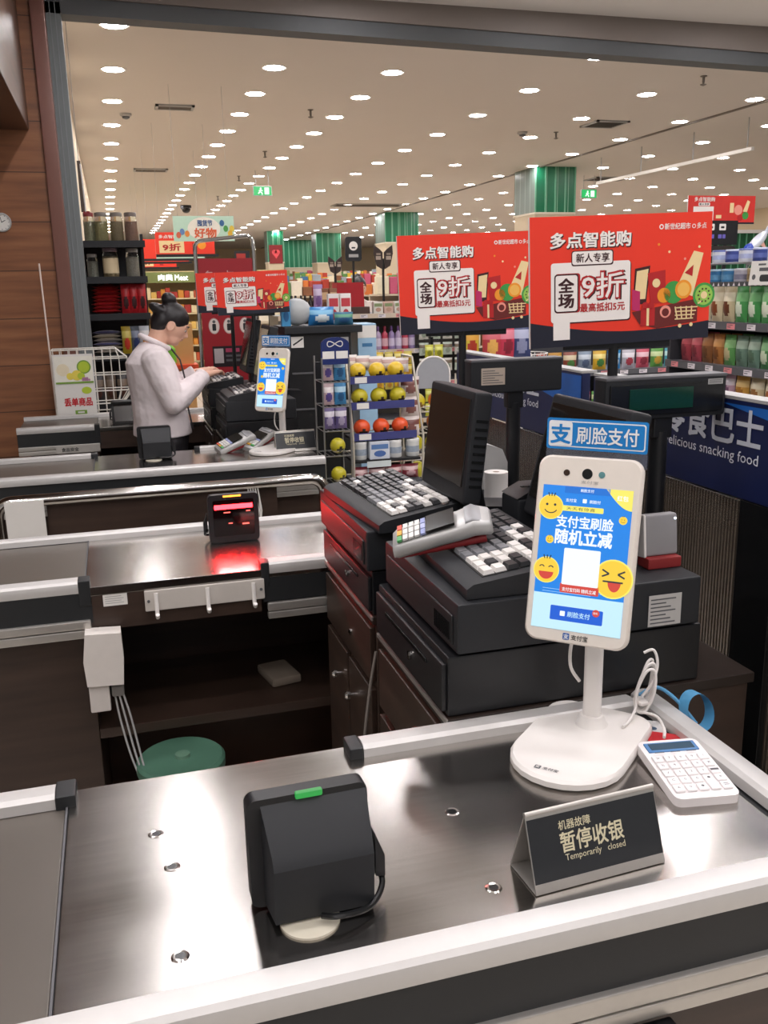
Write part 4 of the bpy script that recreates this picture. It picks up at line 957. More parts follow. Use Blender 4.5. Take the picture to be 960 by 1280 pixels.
    for sh, el, wr, hd in arms:
        m_ = tuple((a+b)/2 for a, b in zip(sh, el)); q = tuple(a+(b-a)*.93 for a, b in zip(el, wr))
        g.tube([(sh[0], sh[1]*.72, sh[2]-.005), sh, m_, el], [.06, .070, .068, .058], WHITE, 16)
        g.ball(el, .057, WHITE, 14, 10)
        n1 = [el]+[tuple(a+(b-a)*f for a, b in zip(el, q)) for f in (.25, .45, .6, .8)]+[q]
        g.tube(n1, [.057, .060, .053, .056, .046, .040], WHITE, 16)
        dv = (Vector(q)-Vector(el)).normalized()
        g.tube([Vector(q)-dv*.012, Vector(q)+dv*.016], .0425, WHITE, 16)
    voxel(g, 'shirt', shirt, t, .006 if fine else .01, 4)
    if fine:
        g = G()
        for k in range(10):
            q0, q1 = math.radians(35+290*k/10), math.radians(35+290*(k+1)/10)
            f = lambda q, r, z, tilt: (.012-r*math.cos(q), r*.92*math.sin(q), z-tilt*math.cos(q))
        qs = [math.radians(30-180+300*k/20) for k in range(21)]
        P = [Vector((.012+.070*math.cos(q), .070*math.sin(q), 1.333-.036*math.cos(q))) for q in [math.radians(30+300*k/20) for k in range(21)]]
        g.tube(P, .0145, WHITE, 10); voxel(g, 'collar', shirt, t, .005, 3)
        G().tube([(.085, -.02, 1.30), (.128, -.012, 1.24), (.150, -.004, 1.13), (.152, 0, 1.0), (.172, 0, .88)], .0045, M('#3a3436', .6), 6).obj('placket_edge', t)
    # trousers and shoes
    g = G()
    ell(g, [(.012, 0, .76, .12, .17), (.012, 0, .86, .135, .178), (.012, 0, .905, .128, .170)])
    for s in (-1, 1): g.tube([(.005, s*.088, .84), (.03, s*.092, .47), (.018, s*.094, .28), (-.002, s*.094, .07)], [.105, .075, .07, .062], WHITE, 16)
    voxel(g, 'trousers', tr, t, .009, 4)
    for s in (-1, 1):
        g = G(); g.tube([(-.05, s*.096, .045), (.02, s*.10, .05), (.10, s*.105, .042), (.175, s*.108, .03)], [.038, .05, .048, .026], BLACK, 14)
        voxel(g, 'shoe', BLACK, t, .008, 3)
    # hair: cap over the skull, roll at the back and bun on the crown
    g = G()
    def hairf(d): return 1.0
    g.ball((.012, 0, .100), (.100, .082, .098), WHITE, 24, 16, HX)
    g.ball((-.035, 0, .060), (.062, .074, .085), WHITE, 18, 12, HX)
    g.ball((-.045, 0, .02), (.035, .05, .045), WHITE, 14, 10, HX)
    g.ball((.056, 0, .128), (.050, .064, .046), WHITE, 16, 10, HX)
    g.ball((-.066, 0, .112), (.074, .064, .034), WHITE, 16, 10, HX @ TM((0, 0, 0)))
    g.ball((-.050, 0, .192), (.046, .048, .040), WHITE, 16, 10, HX)
    h = voxel(g, 'hair', HAIR, t, vs, 4)
    G().tube([Vector((-.045+.036*math.cos(q), .040*math.sin(q), .182)) for q in [2*PI*k/16 for k in range(16)]], .004, GREY, 6, HX, closed=True).obj('hair_band', h)
    EW = M('#e8e2da', .3); EK = M('#23180f', .2)
    for s in (-1, 1):
        e = G().ball((.098, s*.031, .070), (.012, .013, .0095), EW, 12, 8, HX).obj('eye', t)
        G().ball((.1075, s*.032, .068), (.0045, .0055, .006), EK, 10, 6, HX).obj('pupil', e)
        G().tube([(.117, s*.014, .096), (.116, s*.032, .101), (.100, s*.052, .094)], .0035, HAIR, 6, HX).obj('eyebrow', t)
    G().tube([(.1125, -.017, .0165), (.1195, 0, .0165), (.1125, .017, .0165)], .0028, M('#9c5a50', .5), 6, HX).obj('lips', t)
    return t
SHIRT = M('#eadfe0', .75, var=.05, scale=6, bump=3.5)
person('person in a white long-sleeved shirt with black hair in a bun, typing at a till', (.198, 4.88, 0), .10, 1.012, SHIRT, M('#1e1b1f', .7))
person('distant person in a pale top standing behind the red box, face towards us', (2.64, 10.0, 0), -PI/2, 1.11, M('#cfc4bd', .75), M('#3a3438', .7), False, None, .0)
# ------------------------------------------------------------------ goods
MESH = {}
def share(key, make, name, label, cat, loc, rz=0.0, group=None, parent=None, tilt=0.0):
    """one mesh per kind; every single good is an object of its own"""
    if key not in MESH: o = make(name); MESH[key] = o.data
    else: o = bpy.data.objects.new(name, MESH[key]); COL.objects.link(o)
    o.location = loc; o.rotation_euler = (tilt, 0, rz)
    return tag(o, label, cat, group)
def pouch_make(w, h, d, main, band, blob, seal=.08):
    def f(name):
        g = G(); nu, nv = 9, 12
        mats = [M(main, .32, var=.08, scale=60), M(band, .35, var=.05), M(blob, .35, var=.15, scale=80)]
        pt = lambda i, j, s: (w*(i/nu-.5)*(1-.05*math.sin(PI*j/nv)), s*d/2*(math.sin(PI*i/nu)**.6)*(max(0, math.sin(PI*(j/nv-seal/2)/(1-seal)))**.6 if seal/2 < j/nv < 1-seal/2 else 0)+s*.0006, h*j/nv)
        for s in (-1, 1):
            vs = [pt(i, j, s) for j in range(nv+1) for i in range(nu+1)]
            by = {0: [], 1: [], 2: []}
            for j in range(nv):
                for i in range(nu):
                    u, v = (i+.5)/nu-.5, (j+.5)/nv
                    k = 1 if .60 < v < .80 else 2 if (u*1.0)**2+((v-.36)*1.3)**2 < .075 else 0
                    by[k].append((j*(nu+1)+i, j*(nu+1)+i+1, (j+1)*(nu+1)+i+1, (j+1)*(nu+1)+i))
            for k, fs in by.items():
                if fs: g.add(vs, fs, mats[k])
        return g.obj(name, None, 60)
    return f
def box_make(w, d, h, main, band, blob):
    def f(name):
        g = G(); g.box(-w/2, w/2, -d/2, d/2, 0, h, M(main, .45, var=.04), .002)
        e = -d/2-.0008
        g.add([(-w*.42, e, h*.58), (w*.42, e, h*.58), (w*.42, e, h*.85), (-w*.42, e, h*.85)], [(0, 1, 2, 3)], M(band, .45))
        g.add([(w*.30*math.cos(q), e, h*.32+h*.18*math.sin(q)) for q in [2*PI*k/14 for k in range(14)]], [tuple(range(14))], M(blob, .45))
        return g.obj(name, None, 30, fix=False)
    return f
def bottle_make(r, h, body, cap, label):
    def f(name):
        g = G(); g.lathe([(r*.9, 0), (r, .01*h), (r, .58*h), (r*.82, .70*h), (r*.36, .77*h), (r*.34, .82*h)], (0, 0, 0), M(body, .28), 16)
        g.lathe([(r*.44, .80*h), (r*.44, .97*h), (r*.36, h)], (0, 0, 0), M(cap, .4), 14)
        g.lathe([(r*1.015, .14*h), (r*1.015, .48*h)], (0, 0, 0), M(label, .5, var=.12, scale=60), 16)
        return g.obj(name, None, 40)
    return f
def ball_make(r, main, dark):
    def f(name):
        g = G(); n, m = 16, 10; vs = []; A, B, Cc = [], [], []
        for i in range(m+1):
            for k in range(n): t, q = PI*i/m, 2*PI*k/n; vs.append((r*math.sin(t)*math.cos(q), r*math.sin(t)*math.sin(q), r+r*math.cos(t)))
        for i in range(m):
            for k in range(n):
                t, q = PI*(i+.5)/m, 2*PI*(k+.5)/n; x, y, z = math.sin(t)*math.cos(q), math.sin(t)*math.sin(q), math.cos(t)
                f4 = (i*n+k, i*n+(k+1) % n, (i+1)*n+(k+1) % n, (i+1)*n+k)
                (B if y < -.3 and (x-.15)**2+(z+.35)**2 < .13 else Cc if abs(z+.62) < .12 and y < .2 else A).append(f4)
        g.add(vs, A, M(main, .3, var=.06)); g.add(vs, B, M(dark, .35)); g.add(vs, Cc, M('#e9e0c8', .35))
        return g.obj(name, None, 60)
    return f
def canister_make(r, h, body, lid, pr):
    def f(name):
        g = G(); g.lathe([(r*.94, 0), (r, .004), (r, h*.86)], (0, 0, 0), M(body, .35), 18); g.lathe([(r*1.03, h*.86), (r*1.03, h*.97), (r*.96, h)], (0, 0, 0), M(lid, .35), 18)
        g.lathe([(r*1.012, h*.25), (r*1.012, h*.6)], (0, 0, 0), M(pr, .45, var=.25, scale=70), 18)
        return g.obj(name, None, 40)
    return f
def wire(g, pts, r=.004, m=None): g.tube(pts, r, m or BLACKG, 6)
# --- right-hand gondola seen obliquely
TAGW = M('#e6dfe4', .6); TAGP = M('#e58b90', .6)
def gondola(name, label, loc, rz, L, D, levels, top, back='#3a3b40', rail='#56575c', tags=True, group='store shelf units'):
    t = thing(name, label, 'shelf', loc, rz, group)
    G().box(0, L, D-.03, D, 0, top, M(back, .6)).obj('back_panel', t, 0)
    G().box(0, .025, 0, D, 0, top, M(back, .6)).obj('upright', t, 0); G().box(L-.025, L, 0, D, 0, top, M(back, .6)).obj('upright', t, 0)
    for z in levels:
        s = G().box(.025, L-.025, 0.0, D-.03, z-.02, z, M('#74747a', .5)).obj('shelf_board', t, 0)
        G().box(.0, L, -.012, .0, z-.034, z+.002, M(rail, .45)).obj('price_rail', s, 0)
        if tags:
            u = .06; k = 0
            while u < L-.08:
                kk = ('tag', k % 3 == 0)
                if kk not in MESH:
                    a = Art(.0008); a.rect(0, -.030, .06, -.004, TAGP if k % 3 == 0 else TAGW, 1); a.rect(.006, -.012, .045, -.009, GREY, 2); a.rect(.006, -.022, .03, -.018, GREY, 2)
                    o = a.obj('price_card', s); MESH[kk] = o.data
                else: o = bpy.data.objects.new('price_card', MESH[kk]); COL.objects.link(o); o.parent = s
                o.location = (u, -.0122, z); u += .145; k += 1
    G().box(0, L, 0, D, 0, .08, M('#2c2d31', .6)).obj('plinth', t, 0)
    return t
GX, GY = 2.8, 4.25
def gl(u, d, z): return (GX+d, GY-u, z)       # along the gondola, depth, height
gondola('shelf_unit', 'tall shelf of green and red snack pouches right of the biggest red sign', (GX, GY, 0), -PI/2, 1.35, .42, [.20, .46, .74, 1.035, 1.20, 1.405], 1.42)
rowsR = [(1.405, [('#d9c8a4', '#efe4c8', '#6b3b22'), ('#d9c8a4', '#efe4c8', '#8a4a28'), ('#d4c29c', '#efe4c8', '#6b3b22'), ('#4f9d55', '#7fc07d', '#dfe8d0'), ('#4a9a52', '#78b878', '#dfe8d0'), ('#56a45a', '#86c684', '#e6ecd4'), ('#4f9d55', '#7fc07d', '#dfe8d0')], .165, .092, .24, 'upper', ['beige', 'beige', 'beige', 'green', 'green', 'green', 'green']),
         (1.20, [('#a8434d', '#c25b63', '#7d2f3a'), ('#b04a55', '#d06b72', '#82323c'), ('#8a5a34', '#a87246', '#6a4225'), ('#b3743c', '#d39a5e', '#7d4a22'), ('#5f9a55', '#8fc080', '#c3b68c'), ('#6f8a78', '#a4b8a4', '#55705f'), ('#72907e', '#a9bca9', '#58745f'), ('#4f8a52', '#87b884', '#d0dcc0')], .145, .088, .10, 'middle', ['crimson', 'rose red', 'brown', 'orange-brown', 'leaf green', 'grey-green', 'pale grey-green', 'green']),
         (1.035, [('#c9a5b8', '#e6dce6', '#7a5670'), ('#d8a24a', '#ecc987', '#a8702a'), ('#e4d2a8', '#f2e8cc', '#9a6a3c'), ('#e2cfa4', '#f2e8cc', '#b06a3c'), ('#c8a0b4', '#e6dce6', '#7a5670')], .125, .105, .46, 'lower', ['mauve', 'amber', 'cream', 'cream and brown', 'pink'])]
for z, cols, h, pw, u0, rn, cn in rowsR:
    cn = cn*2; cols = (cols*2)[:{'upper': 10, 'middle': 12, 'lower': 8}[rn]]
    for i, c in enumerate(cols):
        share(('p', c, h, pw), pouch_make(pw*.92, h, .055, *c), 'snack_pouch', f'{cn[i]} snack pouch, {ORD[i]} along the {rn} shelf right of the biggest sign', 'snack pouch', gl(u0+pw*i, .05, z), -PI/2, 'pouches on the right shelf unit', tilt=0)
        share(('p', c, h, pw), None, 'snack_pouch', f'{cn[i]} pouch behind the {ORD[i]} front pouch of the {rn} right shelf', 'snack pouch', gl(u0+pw*i+.01, .14, z), -PI/2, 'pouches on the right shelf unit')
# wire rack with tins on top of it
t = thing('wire_rack', 'grey wire rack of small tins on top of the right snack shelf', 'rack', (GX, GY, 1.42), -PI/2)
g = G(); L = 1.35
wm = M('#8d8f94', .35, .7)
for y in (.0, .30): wire(g, [(.2, y, .16), (L, y, .16)], .005, wm); wire(g, [(.2, y, .255), (L, y, .255)], .005, wm)
for k in range(24): u = .2+(L-.2)*k/23; wire(g, [(u, 0, .16), (u, .30, .16)], .0025, wm)
for u in (.2, .8, L-.005): wire(g, [(u, .0, 0), (u, .0, .255)], .005, wm); wire(g, [(u, .30, 0), (u, .30, .255)], .005, wm)
g.obj('wire_frame', t)
a = Art(); a.rect(.2, .150, L, .172, M('#45464a', .5), 1)
k = 0
for k in range(30): a.poly([(.205+.038*k, .153), (.222+.038*k, .153), (.214+.038*k, .169)], TAGW, 2)
a.obj('front_strip', t, TM((0, -.006, 0)))
for i, c in enumerate([('#3c78a8', '#a9c6d8', '#5a8fb5'), ('#3f7cab', '#a9c6d8', '#5a8fb5'), ('#b9b6c2', '#d8d6dc', '#7f7d90'), ('#a8916a', '#c9b68c', '#7d6642'), ('#b9b6c2', '#d8d6dc', '#7f7d90')]):
    share(('tin', c), canister_make(.038, .066, *c), 'tin', f'small {["blue", "blue", "grey", "tan", "pale grey"][i]} tin, {ORD[i]} from the far end of the wire rack', 'tin', gl(.30+.094*i, .06, 1.585), 0, 'tins on the wire rack')
for i in range(6):
    c = [('#d7d9e2', '#6a78b8', '#aeb6d8'), ('#3d4a8c', '#c8cfe6', '#5b68a8')][i % 2]
    share(('tin2', c), canister_make(.034, .06, *c), 'tin', f'{["white", "navy"][i % 2]} tin, {ORD[i]} from the far end along the rack top', 'tin', gl(.28+.1*i, .08, 1.681), 0, 'tins on the wire rack')
t = thing('price_card', 'white price card with a dark print clipped on the wire rack', 'sign', gl(.64, -.02, 1.575), -PI/2)
G().box(0, .22, -.002, .002, 0, .105, PAPER, 0, RX(-.1)).obj('card', t, 0)
a = Art(.0006); a.rr(.07, .015, .15, .045, .012, SOFTB, 1); a.rect(.06, .06, .17, .075, GREY, 1); a.rect(.05, .085, .1, .093, GREY, 1); a.circ(.03, .035, .012, GREY, 1); a.obj('print', t, RX(-.1) @ TM((0, -.002, 0)))
# --- low shelf of colourful bags beyond the displays
gondola('shelf_unit', 'low shelf of colourful sweet bags below the biggest red sign', (2.62, 5.5, 0), 0, 1.15, .42, [.25, .50, .76, 1.03], 1.20)
pal = [('#a8452f', '#d9c27a', '#5f8a3c'), ('#b5842f', '#e2d08a', '#7a3a22'), ('#8a4a3a', '#d8c8a8', '#4a7a3c'), ('#7f8ea0', '#c9d2dc', '#4d5c78'), ('#d0a52c', '#f0dc8a', '#3f7a3a'), ('#2f86c4', '#a8d4ee', '#e8f2f8'), ('#b8b4bc', '#ece8ee', '#a83a4a'), ('#c9586a', '#f0c8d0', '#8a2a3c'), ('#5f9a4a', '#cfe0a8', '#c8a03a'), ('#4a9fb0', '#c8e8e8', '#2a6a78')]
nm = ['red and gold', 'amber', 'brown', 'slate grey', 'yellow', 'bright blue', 'silver', 'pink', 'green', 'teal']
for lv, z in enumerate((1.03, .76)):
    for i in range(10):
        k = (i+4*lv) % 10
        share(('b', pal[k]), pouch_make(.10, .125, .05, *pal[k]), 'sweet_bag', f'{nm[k]} sweet bag, {ORD[i]} from the left on the {["upper", "lower"][lv]} low shelf', 'sweet bag', (2.70+.11*i, 5.56, z), 0, 'bags on the low shelf')
for i, (x, z, c, l) in enumerate([(1.93, 1.25, ('#c9b23a', '#e0a84a', '#a83a2a'), 'yellow and red sweet bag hanging right of the middle red sign pole'), (2.06, 1.23, ('#b8424a', '#d9707a', '#e6b05a'), 'dark pink sweet bag hanging right of the middle red sign pole'),
        (2.15, 1.27, ('#c83a52', '#e68a9a', '#8a2a3a'), 'crimson sweet bag hanging beside the dark pink one'), (2.24, 1.22, ('#3a4470', '#b8bdd8', '#8a8fb0'), 'navy and silver sweet bag hanging beside the crimson one')]):
    share(('hb', c), pouch_make(.115, .20, .05, *c), 'hanging_bag', l, 'sweet bag', (x, 4.857, 1.184), .15*(-1)**i, 'bags hanging behind the middle red sign')
t = thing('hook_stand', 'thin black hook stand carrying the hanging sweet bags', 'stand', (2.08, 4.92, 0))
g = G(); wire(g, [(0, 0, 0), (0, 0, 1.5)], .012); g.obj('pole', t); g = G(); wire(g, [(-.2, -.06, 1.38), (.22, -.06, 1.38)], .006); wire(g, [(0, 0, 1.40), (0, -.06, 1.38)], .006); g.obj('hook_bar', t)
G().lathe([(.08, 0), (.08, .01), (.02, .02)], (0, 0, 0), BLACK, 20).obj('base', t)
t = thing('wire_basket', 'shallow white wire basket with a pale fan-shaped card left of the low sweet shelf', 'basket', (2.34, 5.06, 1.10))
g = G()
for z, q in ((0, .11), (.06, .13), (.10, .14)): wire(g, [(q*math.cos(a_)*1.1, q*math.sin(a_), z) for a_ in [2*PI*k/20 for k in range(21)]], .003, PWHITE)
for k in range(20): q = 2*PI*k/20; wire(g, [(.121*math.cos(q), .11*math.sin(q), 0), (.154*math.cos(q), .14*math.sin(q), .10)], .002, PWHITE)
g.obj('wire_bowl', t); G().prism([(-.09, .02), (.09, .02), (.07, .10), (.03, .13), (-.03, .13), (-.07, .10)], .0, .004, 'y', PAPER, RX(-.2)).obj('card', t, 0)
G().tube([(0, 0, -1.10), (0, 0, 0)], .012, LGREY, 10).obj('stem', t); G().lathe([(.10, -1.10), (.10, -1.09), (.02, -1.07)], (0, 0, 0), LGREY, 20).obj('base', t)
# --- hair-care and sweets gondola in the middle distance
gondola('shelf_unit', 'wide shelf of hair-care bottles and yellow packs behind the candy racks', (1.22, 7.0, 0), 0, 1.62, .45, [.25, .56, .86, 1.12, 1.40], 1.40, back='#6d685f', rail='#d9c9b4')
for i in range(9):
    share(('darkb',), bottle_make(.021, .15, '#2c2524', '#1a1718', '#6a4a44'), 'dark_bottle', f'dark slim bottle, {ORD[i]} from the left end of the hair-care shelf top', 'bottle', (1.27+.037*i, 7.08+.03*(i % 2), 1.40), 0, 'dark bottles on the hair-care shelf')
for i, x in enumerate((1.63, 1.70)): share(('brownbox',), box_make(.06, .08, .20, '#8a5a3c', '#d8b48a', '#5c3320'), 'brown_box', ['brown box beside the red covered box on its left', 'second brown box touching the red covered box'][i], 'box', (x-.035, 7.08, 1.40), 0, 'brown boxes on the hair-care shelf')
share(('lilac',), pouch_make(.075, .20, .05, '#a487b8', '#d8c8e2', '#7a5a94'), 'lilac_pack', 'lilac pack standing left of the brown boxes', 'pack', (1.545, 7.05, 1.43), 0)
t = thing('covered_box', 'box draped in plain red cloth on the hair-care shelf', 'box', (1.80, 7.12, 1.40))
G().prism([(-.11, .055), (.11, .055), (.105, .24), (-.105, .24)], -.08, .08, 'y', M('#b01f28', .7, var=.06), None).obj('red_cloth', t); G().box(-.13, .15, -.095, .09, 0, .055, M('#4a342c', .6), .004).obj('base', t)
for i, x in enumerate((1.73, 1.80, 1.87, 1.94)): share(('jar_c',), canister_make(.031, .12, '#d8d2a4', '#e6dfc4', '#9aa868'), 'cream_tub', f'cream coloured tub, {ORD[i]} from the left below the red covered box', 'tub', (x, 7.05, 1.12), 0, 'cream tubs below the red box')
for i in range(6):
    c = [('#b7a2c4', '#6a4a80', '#e2d8ea'), ('#c2455a', '#8a2238', '#e6b8c0'), ('#9a86b4', '#5c4078', '#d8cce4')][i % 3]
    share(('purb', c), bottle_make(.026, .18, *c), 'shampoo_bottle', f'{["lilac", "red", "purple"][i % 3]} shampoo bottle, {ORD[i]} right of the cream tubs', 'bottle', (2.02+.056*i, 7.06, 1.12), 0, 'shampoo bottles right of the cream tubs')
for i in range(5): share(('wb', i % 2), box_make(.075, .06, .09, ['#e2ddd2', '#d9b8a8'][i % 2], '#8a9a6a', '#c8a08a'), 'small_box', f'{["white", "pinkish"][i % 2]} small box on the hair-care shelf top, {ORD[i]} from the red box', 'box', (2.02+.085*i, 7.06, 1.40), 0, 'small boxes on the hair-care shelf top')
share(('wig',), bottle_make(.045, .22, '#a58a68', '#b39a78', '#8a6e4c'), 'tan_bottle', 'fat tan bottle at the right end of the hair-care shelf top', 'bottle', (2.50, 7.08, 1.40))
share(('roundc',), canister_make(.035, .16, '#cfd2c0', '#e6e6da', '#8aa07a'), 'round_tub', 'pale round tub left of the fat tan bottle', 'tub', (2.42, 7.06, 1.40))
for r in range(3):
    for i in range(4): share(('yp', (i+r) % 2), pouch_make(.07, .095, .03, ['#d9b52a', '#c9b84a'][(i+r) % 2], '#efe08a', '#b8862a'), 'yellow_pack', f'yellow hanging pack in the {ORD[r]} row down, {ORD[i]} column', 'pack', (2.0+.078*i, 6.965, 1.01-.10*r), 0, 'yellow packs hanging on the hair-care shelf')
    for i in range(4): share(('gp', (i+r) % 2), pouch_make(.08, .10, .03, ['#c9c6bc', '#b4c0b0'][(i+r) % 2], '#7a6a58', '#8f9a88'), 'pale_pack', f'pale hanging pack in the {ORD[r]} row down, {ORD[i]} column', 'pack', (2.37+.10*i, 6.965, 1.19-.125*r), 0, 'pale packs hanging at the right of the hair-care shelf')
for i in range(4): share(('ggp',), pouch_make(.07, .11, .03, '#8f9284', '#c4c8b4', '#5a6250'), 'grey_pack', f'grey-green pack on the third hair-care shelf, {ORD[i]} from the left', 'pack', (1.62+.085*i, 7.0, .99), 0, 'grey-green packs behind the candy racks')
for i in range(2):
    for r in range(5): share(('yg',), pouch_make(.062, .09, .03, '#c4c03a', '#dfe07a', '#8a8a2a'), 'lime_pack', f'lime yellow pack, {ORD[r]} down the {["left", "right"][i]} strip below the middle red sign', 'pack', (2.08+.07*i, 6.0, 1.12-.1*r), 0, 'lime yellow packs on hanging strips')
t = thing('strip_hanger', 'thin dark stand holding the strips of lime yellow packs', 'stand', (2.115, 6.04, 0)); g = G(); wire(g, [(0, 0, 0), (0, 0, 1.26)], .01); g.obj('pole', t); g = G(); wire(g, [(-.06, 0, 1.24), (.06, 0, 1.24)], .006); g.obj('cross_bar', t); G().lathe([(.14, 0), (.14, .01), (.02, .02)], (0, 0, 0), BLACK, 18).obj('base', t)
# --- leaf shaped price markers
LF = M('#33241f', .5, var=.06)
for i, (x, y, z, l) in enumerate([(2.06, 8.6, 1.80, 'pair of dark leaf-shaped boards on a pole, left of the black round-marked board'), (2.50, 8.5, 1.86, 'larger pair of dark leaf-shaped boards on a pole, beside the middle pillar')]):
    t = thing('leaf_sign', l, 'sign', (x, y, 0), 0, 'leaf-shaped signs'); k = [.8, 1.1][i]
    for s in (-1, 1):
        p = [(s*.008, -.09), (s*.06, -.06), (s*.085, .04), (s*.08, .11), (s*.03, .075), (s*.006, .05)]
        b = G().prism([(u*k, z+v*k) for u, v in p], -.006, .006, 'y', LF).obj('leaf_board', t, 0)
        a = Art(); a.rect(s*.045*k-.022*k, z-.01*k, s*.045*k+.022*k, z+.02*k, M('#a8988a', .5), 16); a.rect(s*.045*k-.018*k, z+.028*k, s*.045*k+.02*k, z+.045*k, M('#8a7a6c', .5), 16); a.obj('print', b)
    G().tube([(0, .012, 0), (0, .012, z)], .012, BLACK, 10).obj('pole', t); G().lathe([(.12, 0), (.12, .01), (.02, .02)], (0, .012, 0), BLACK, 18).obj('base', t)
t = thing('round_mark_sign', 'black board with a white round mark above the distant person', 'sign', (2.42, 9.3, 0))
b = G().prism(rrect(.17, .24, .03, 0, 1.98), -.008, .008, 'y', BLACK).obj('board', t, 0); a = Art(); a.circ(0, 2.01, .045, WHITE, 22); a.rr(-.02, 1.985, .02, 2.0, .006, SOFTB, 24); a.rect(-.05, 1.90, .05, 1.93, LGREY, 22); a.obj('print', b)
G().tube([(0, .012, 0), (0, .012, 1.9)], .012, BLACK, 10).obj('pole', t); G().lathe([(.12, 0), (.12, .01), (.02, .02)], (0, .012, 0), BLACK, 18).obj('base', t)
# --- candy racks between the lanes
WB = M('#2b2c30', .4, .3); WS = M('#b0afac', .3, .8)
t = thing('candy_rack', 'narrow black wire rack with a rounded navy header and small snack bags', 'rack', (.945, 4.0, 0), 0, 'candy racks')
g = G()
for x in (-.062, .062):
    for y in (0, .16): wire(g, [(x, y, 0), (x, y, 1.30)], .004, WS)
for z in (1.19, 1.08, .97, .855, .72):
    for y in (0, .16): wire(g, [(-.062, y, z), (.062, y, z)], .003, WS)
    for k in range(6): wire(g, [(-.062+.0248*k, 0, z), (-.062+.0248*k, .16, z)], .0018, WS)
g.obj('wire_frame', t)
G().prism([(-.064, 1.27), (.064, 1.27), (.064, 1.36)]+[(.064*math.cos(math.radians(a_)), 1.36+.03*math.sin(math.radians(a_))) for a_ in range(20, 180, 20)]+[(-.064, 1.36)], 0, .006, 'y', M('#1d2c66', .4)).obj('header', t, 0)
a = Art(); a.line([(.035*math.cos(math.radians(q)), 1.36+.012*math.sin(math.radians(2*q))) for q in range(0, 361, 15)], .004, PWHITE, 1); a.rect(-.058, 1.295, -.004, 1.328, PAPER, 1); a.rect(.004, 1.295, .058, 1.328, PAPER, 1); a.obj('header_print', t)
G().box(-.062, .062, .163, .17, .1, 1.27, BLACK).obj('back_panel', t, 0); G().box(-.064, .064, 0, .165, 0, .03, BLACK, .004).obj('base', t)
for r, z in enumerate((1.195, 1.085, .975)):
    for i in range(2):
        c = [('#c8aeb0', '#efe6e4', '#5a4a8c'), ('#3c86b8', '#b8dcee', '#2a5c8a')][i] if r < 2 else ('#6a5c8c', '#e8e2ea', '#b0a4c0')
        share(('sb', c), pouch_make(.055, .098, .04, *c), 'snack_bag', f'{["pinkish", "blue"][i] if r < 2 else "violet and white"} snack bag, {["left", "right"][i]} on the {ORD[r]} tier of the narrow rack', 'snack bag', (.917+.056*i, 4.045, z), 0, 'snack bags in the narrow rack')
for r, z in enumerate((.86, .725)): share(('yb',), ball_make(.036, '#c8bc2e', '#2c2a1c'), 'toy_ball', f'yellow toy ball with a dark face on the {["fourth", "lowest"][r]} tier of the narrow rack', 'toy ball', (.955, 4.05, z), .3*r, 'toy balls in the narrow rack')
t = thing('candy_rack', 'wire rack with three blue-fronted trays of yellow and orange balls', 'rack', (1.22, 4.15, 0), 0, 'candy racks')
g = G(); WC = M('#c9c2b2', .4, .4)
for s in (-1, 1):
    wire(g, [(s*.165, .0, 0), (s*.165+.02*(s > 0), .0, .90), (s*.165, .10, 1.27)], .006, WC); wire(g, [(s*.165, .26, 0), (s*.165, .26, 1.27)], .006, WC); wire(g, [(s*.165, .10, 1.27), (s*.165, .26, 1.27)], .006, WC)
for z in (1.165, 1.045, .90, .80, .68): wire(g, [(-.165, .26, z), (.165, .26, z)], .004, WC)
g.obj('wire_frame', t)
trays = [(1.165, .085), (1.045, .06), (.90, .03)]
BT = M('#3b3f7a', .45, var=.15, scale=40)
for z, y in trays:
    tr = G().box(-.16, .16, y, y+.16, z-.012, z, BLACK).obj('tray', t, 0); G().box(-.16, .16, y-.008, y, z-.012, z+.024, BT).obj('blue_front', tr, 0)
    a = Art(); a.rect(-.13, z-.008, -.07, z+.02, PAPER, 1); a.obj('price_card', tr, TM((0, y-.0082, 0)))
G().box(-.16, .17, .0, .2, .783, .795, BLACK).obj('tray', t, 0); lowt = G().box(-.16, .17, -.03, .2, .66, .69, M('#3d4148', .5)).obj('tray', t, 0)
a = Art(); a.rect(-.10, .76, .02, .79, M('#cfd8d8', .5), 1); a.obj('price_card', t, TM((0, -.0005, 0))); a = Art(); a.rect(-.12, .66, .0, .69, M('#cfd8d8', .5), 1); a.obj('price_card', t, TM((0, -.0305, 0)))
for r, ((z, y), c, cn) in enumerate(zip(trays, ['#dcb92c', '#c3b52c', '#e0542a'], ['yellow', 'lime yellow', 'orange'])):
    for i in range(3):
        share(('tb', c), ball_make(.041, c, '#3a2c20'), 'toy_ball', f'{cn} toy ball, {["left", "middle", "right"][i]} on the {["top", "second", "third"][r]} blue-fronted tray', 'toy ball', (1.22-.10+.096*i, 4.15+y+.05, z+.002), .2*(i-1), 'toy balls on blue-fronted trays')
for i in range(5): share(('wp',), pouch_make(.085, .07, .06, '#d8d2cc', '#b89a94', '#e8e2dc'), 'white_pack', f'small white pack behind the top row of yellow balls, {ORD[i]} from the left', 'pack', (1.09+.066*i, 4.34, 1.215-.006*i), 0, 'white packs behind the yellow balls')
for i, x in enumerate((1.10, 1.275, 1.365)): share(('cn',), canister_make(.033, .085, '#d8d9d6', '#e8e8e6', '#9aa6b4'), 'white_canister', f'white canister, {ORD[i]} from the left below the orange balls', 'canister', (x, 4.20, .796), 0, 'white canisters below the orange balls')
share(('dbl',), box_make(.10, .06, .085, '#d2d8e2', '#5b7fb4', '#4a6aa8'), 'blue_print_box', 'white box with blue round prints between the white canisters', 'box', (1.188, 4.19, .796))
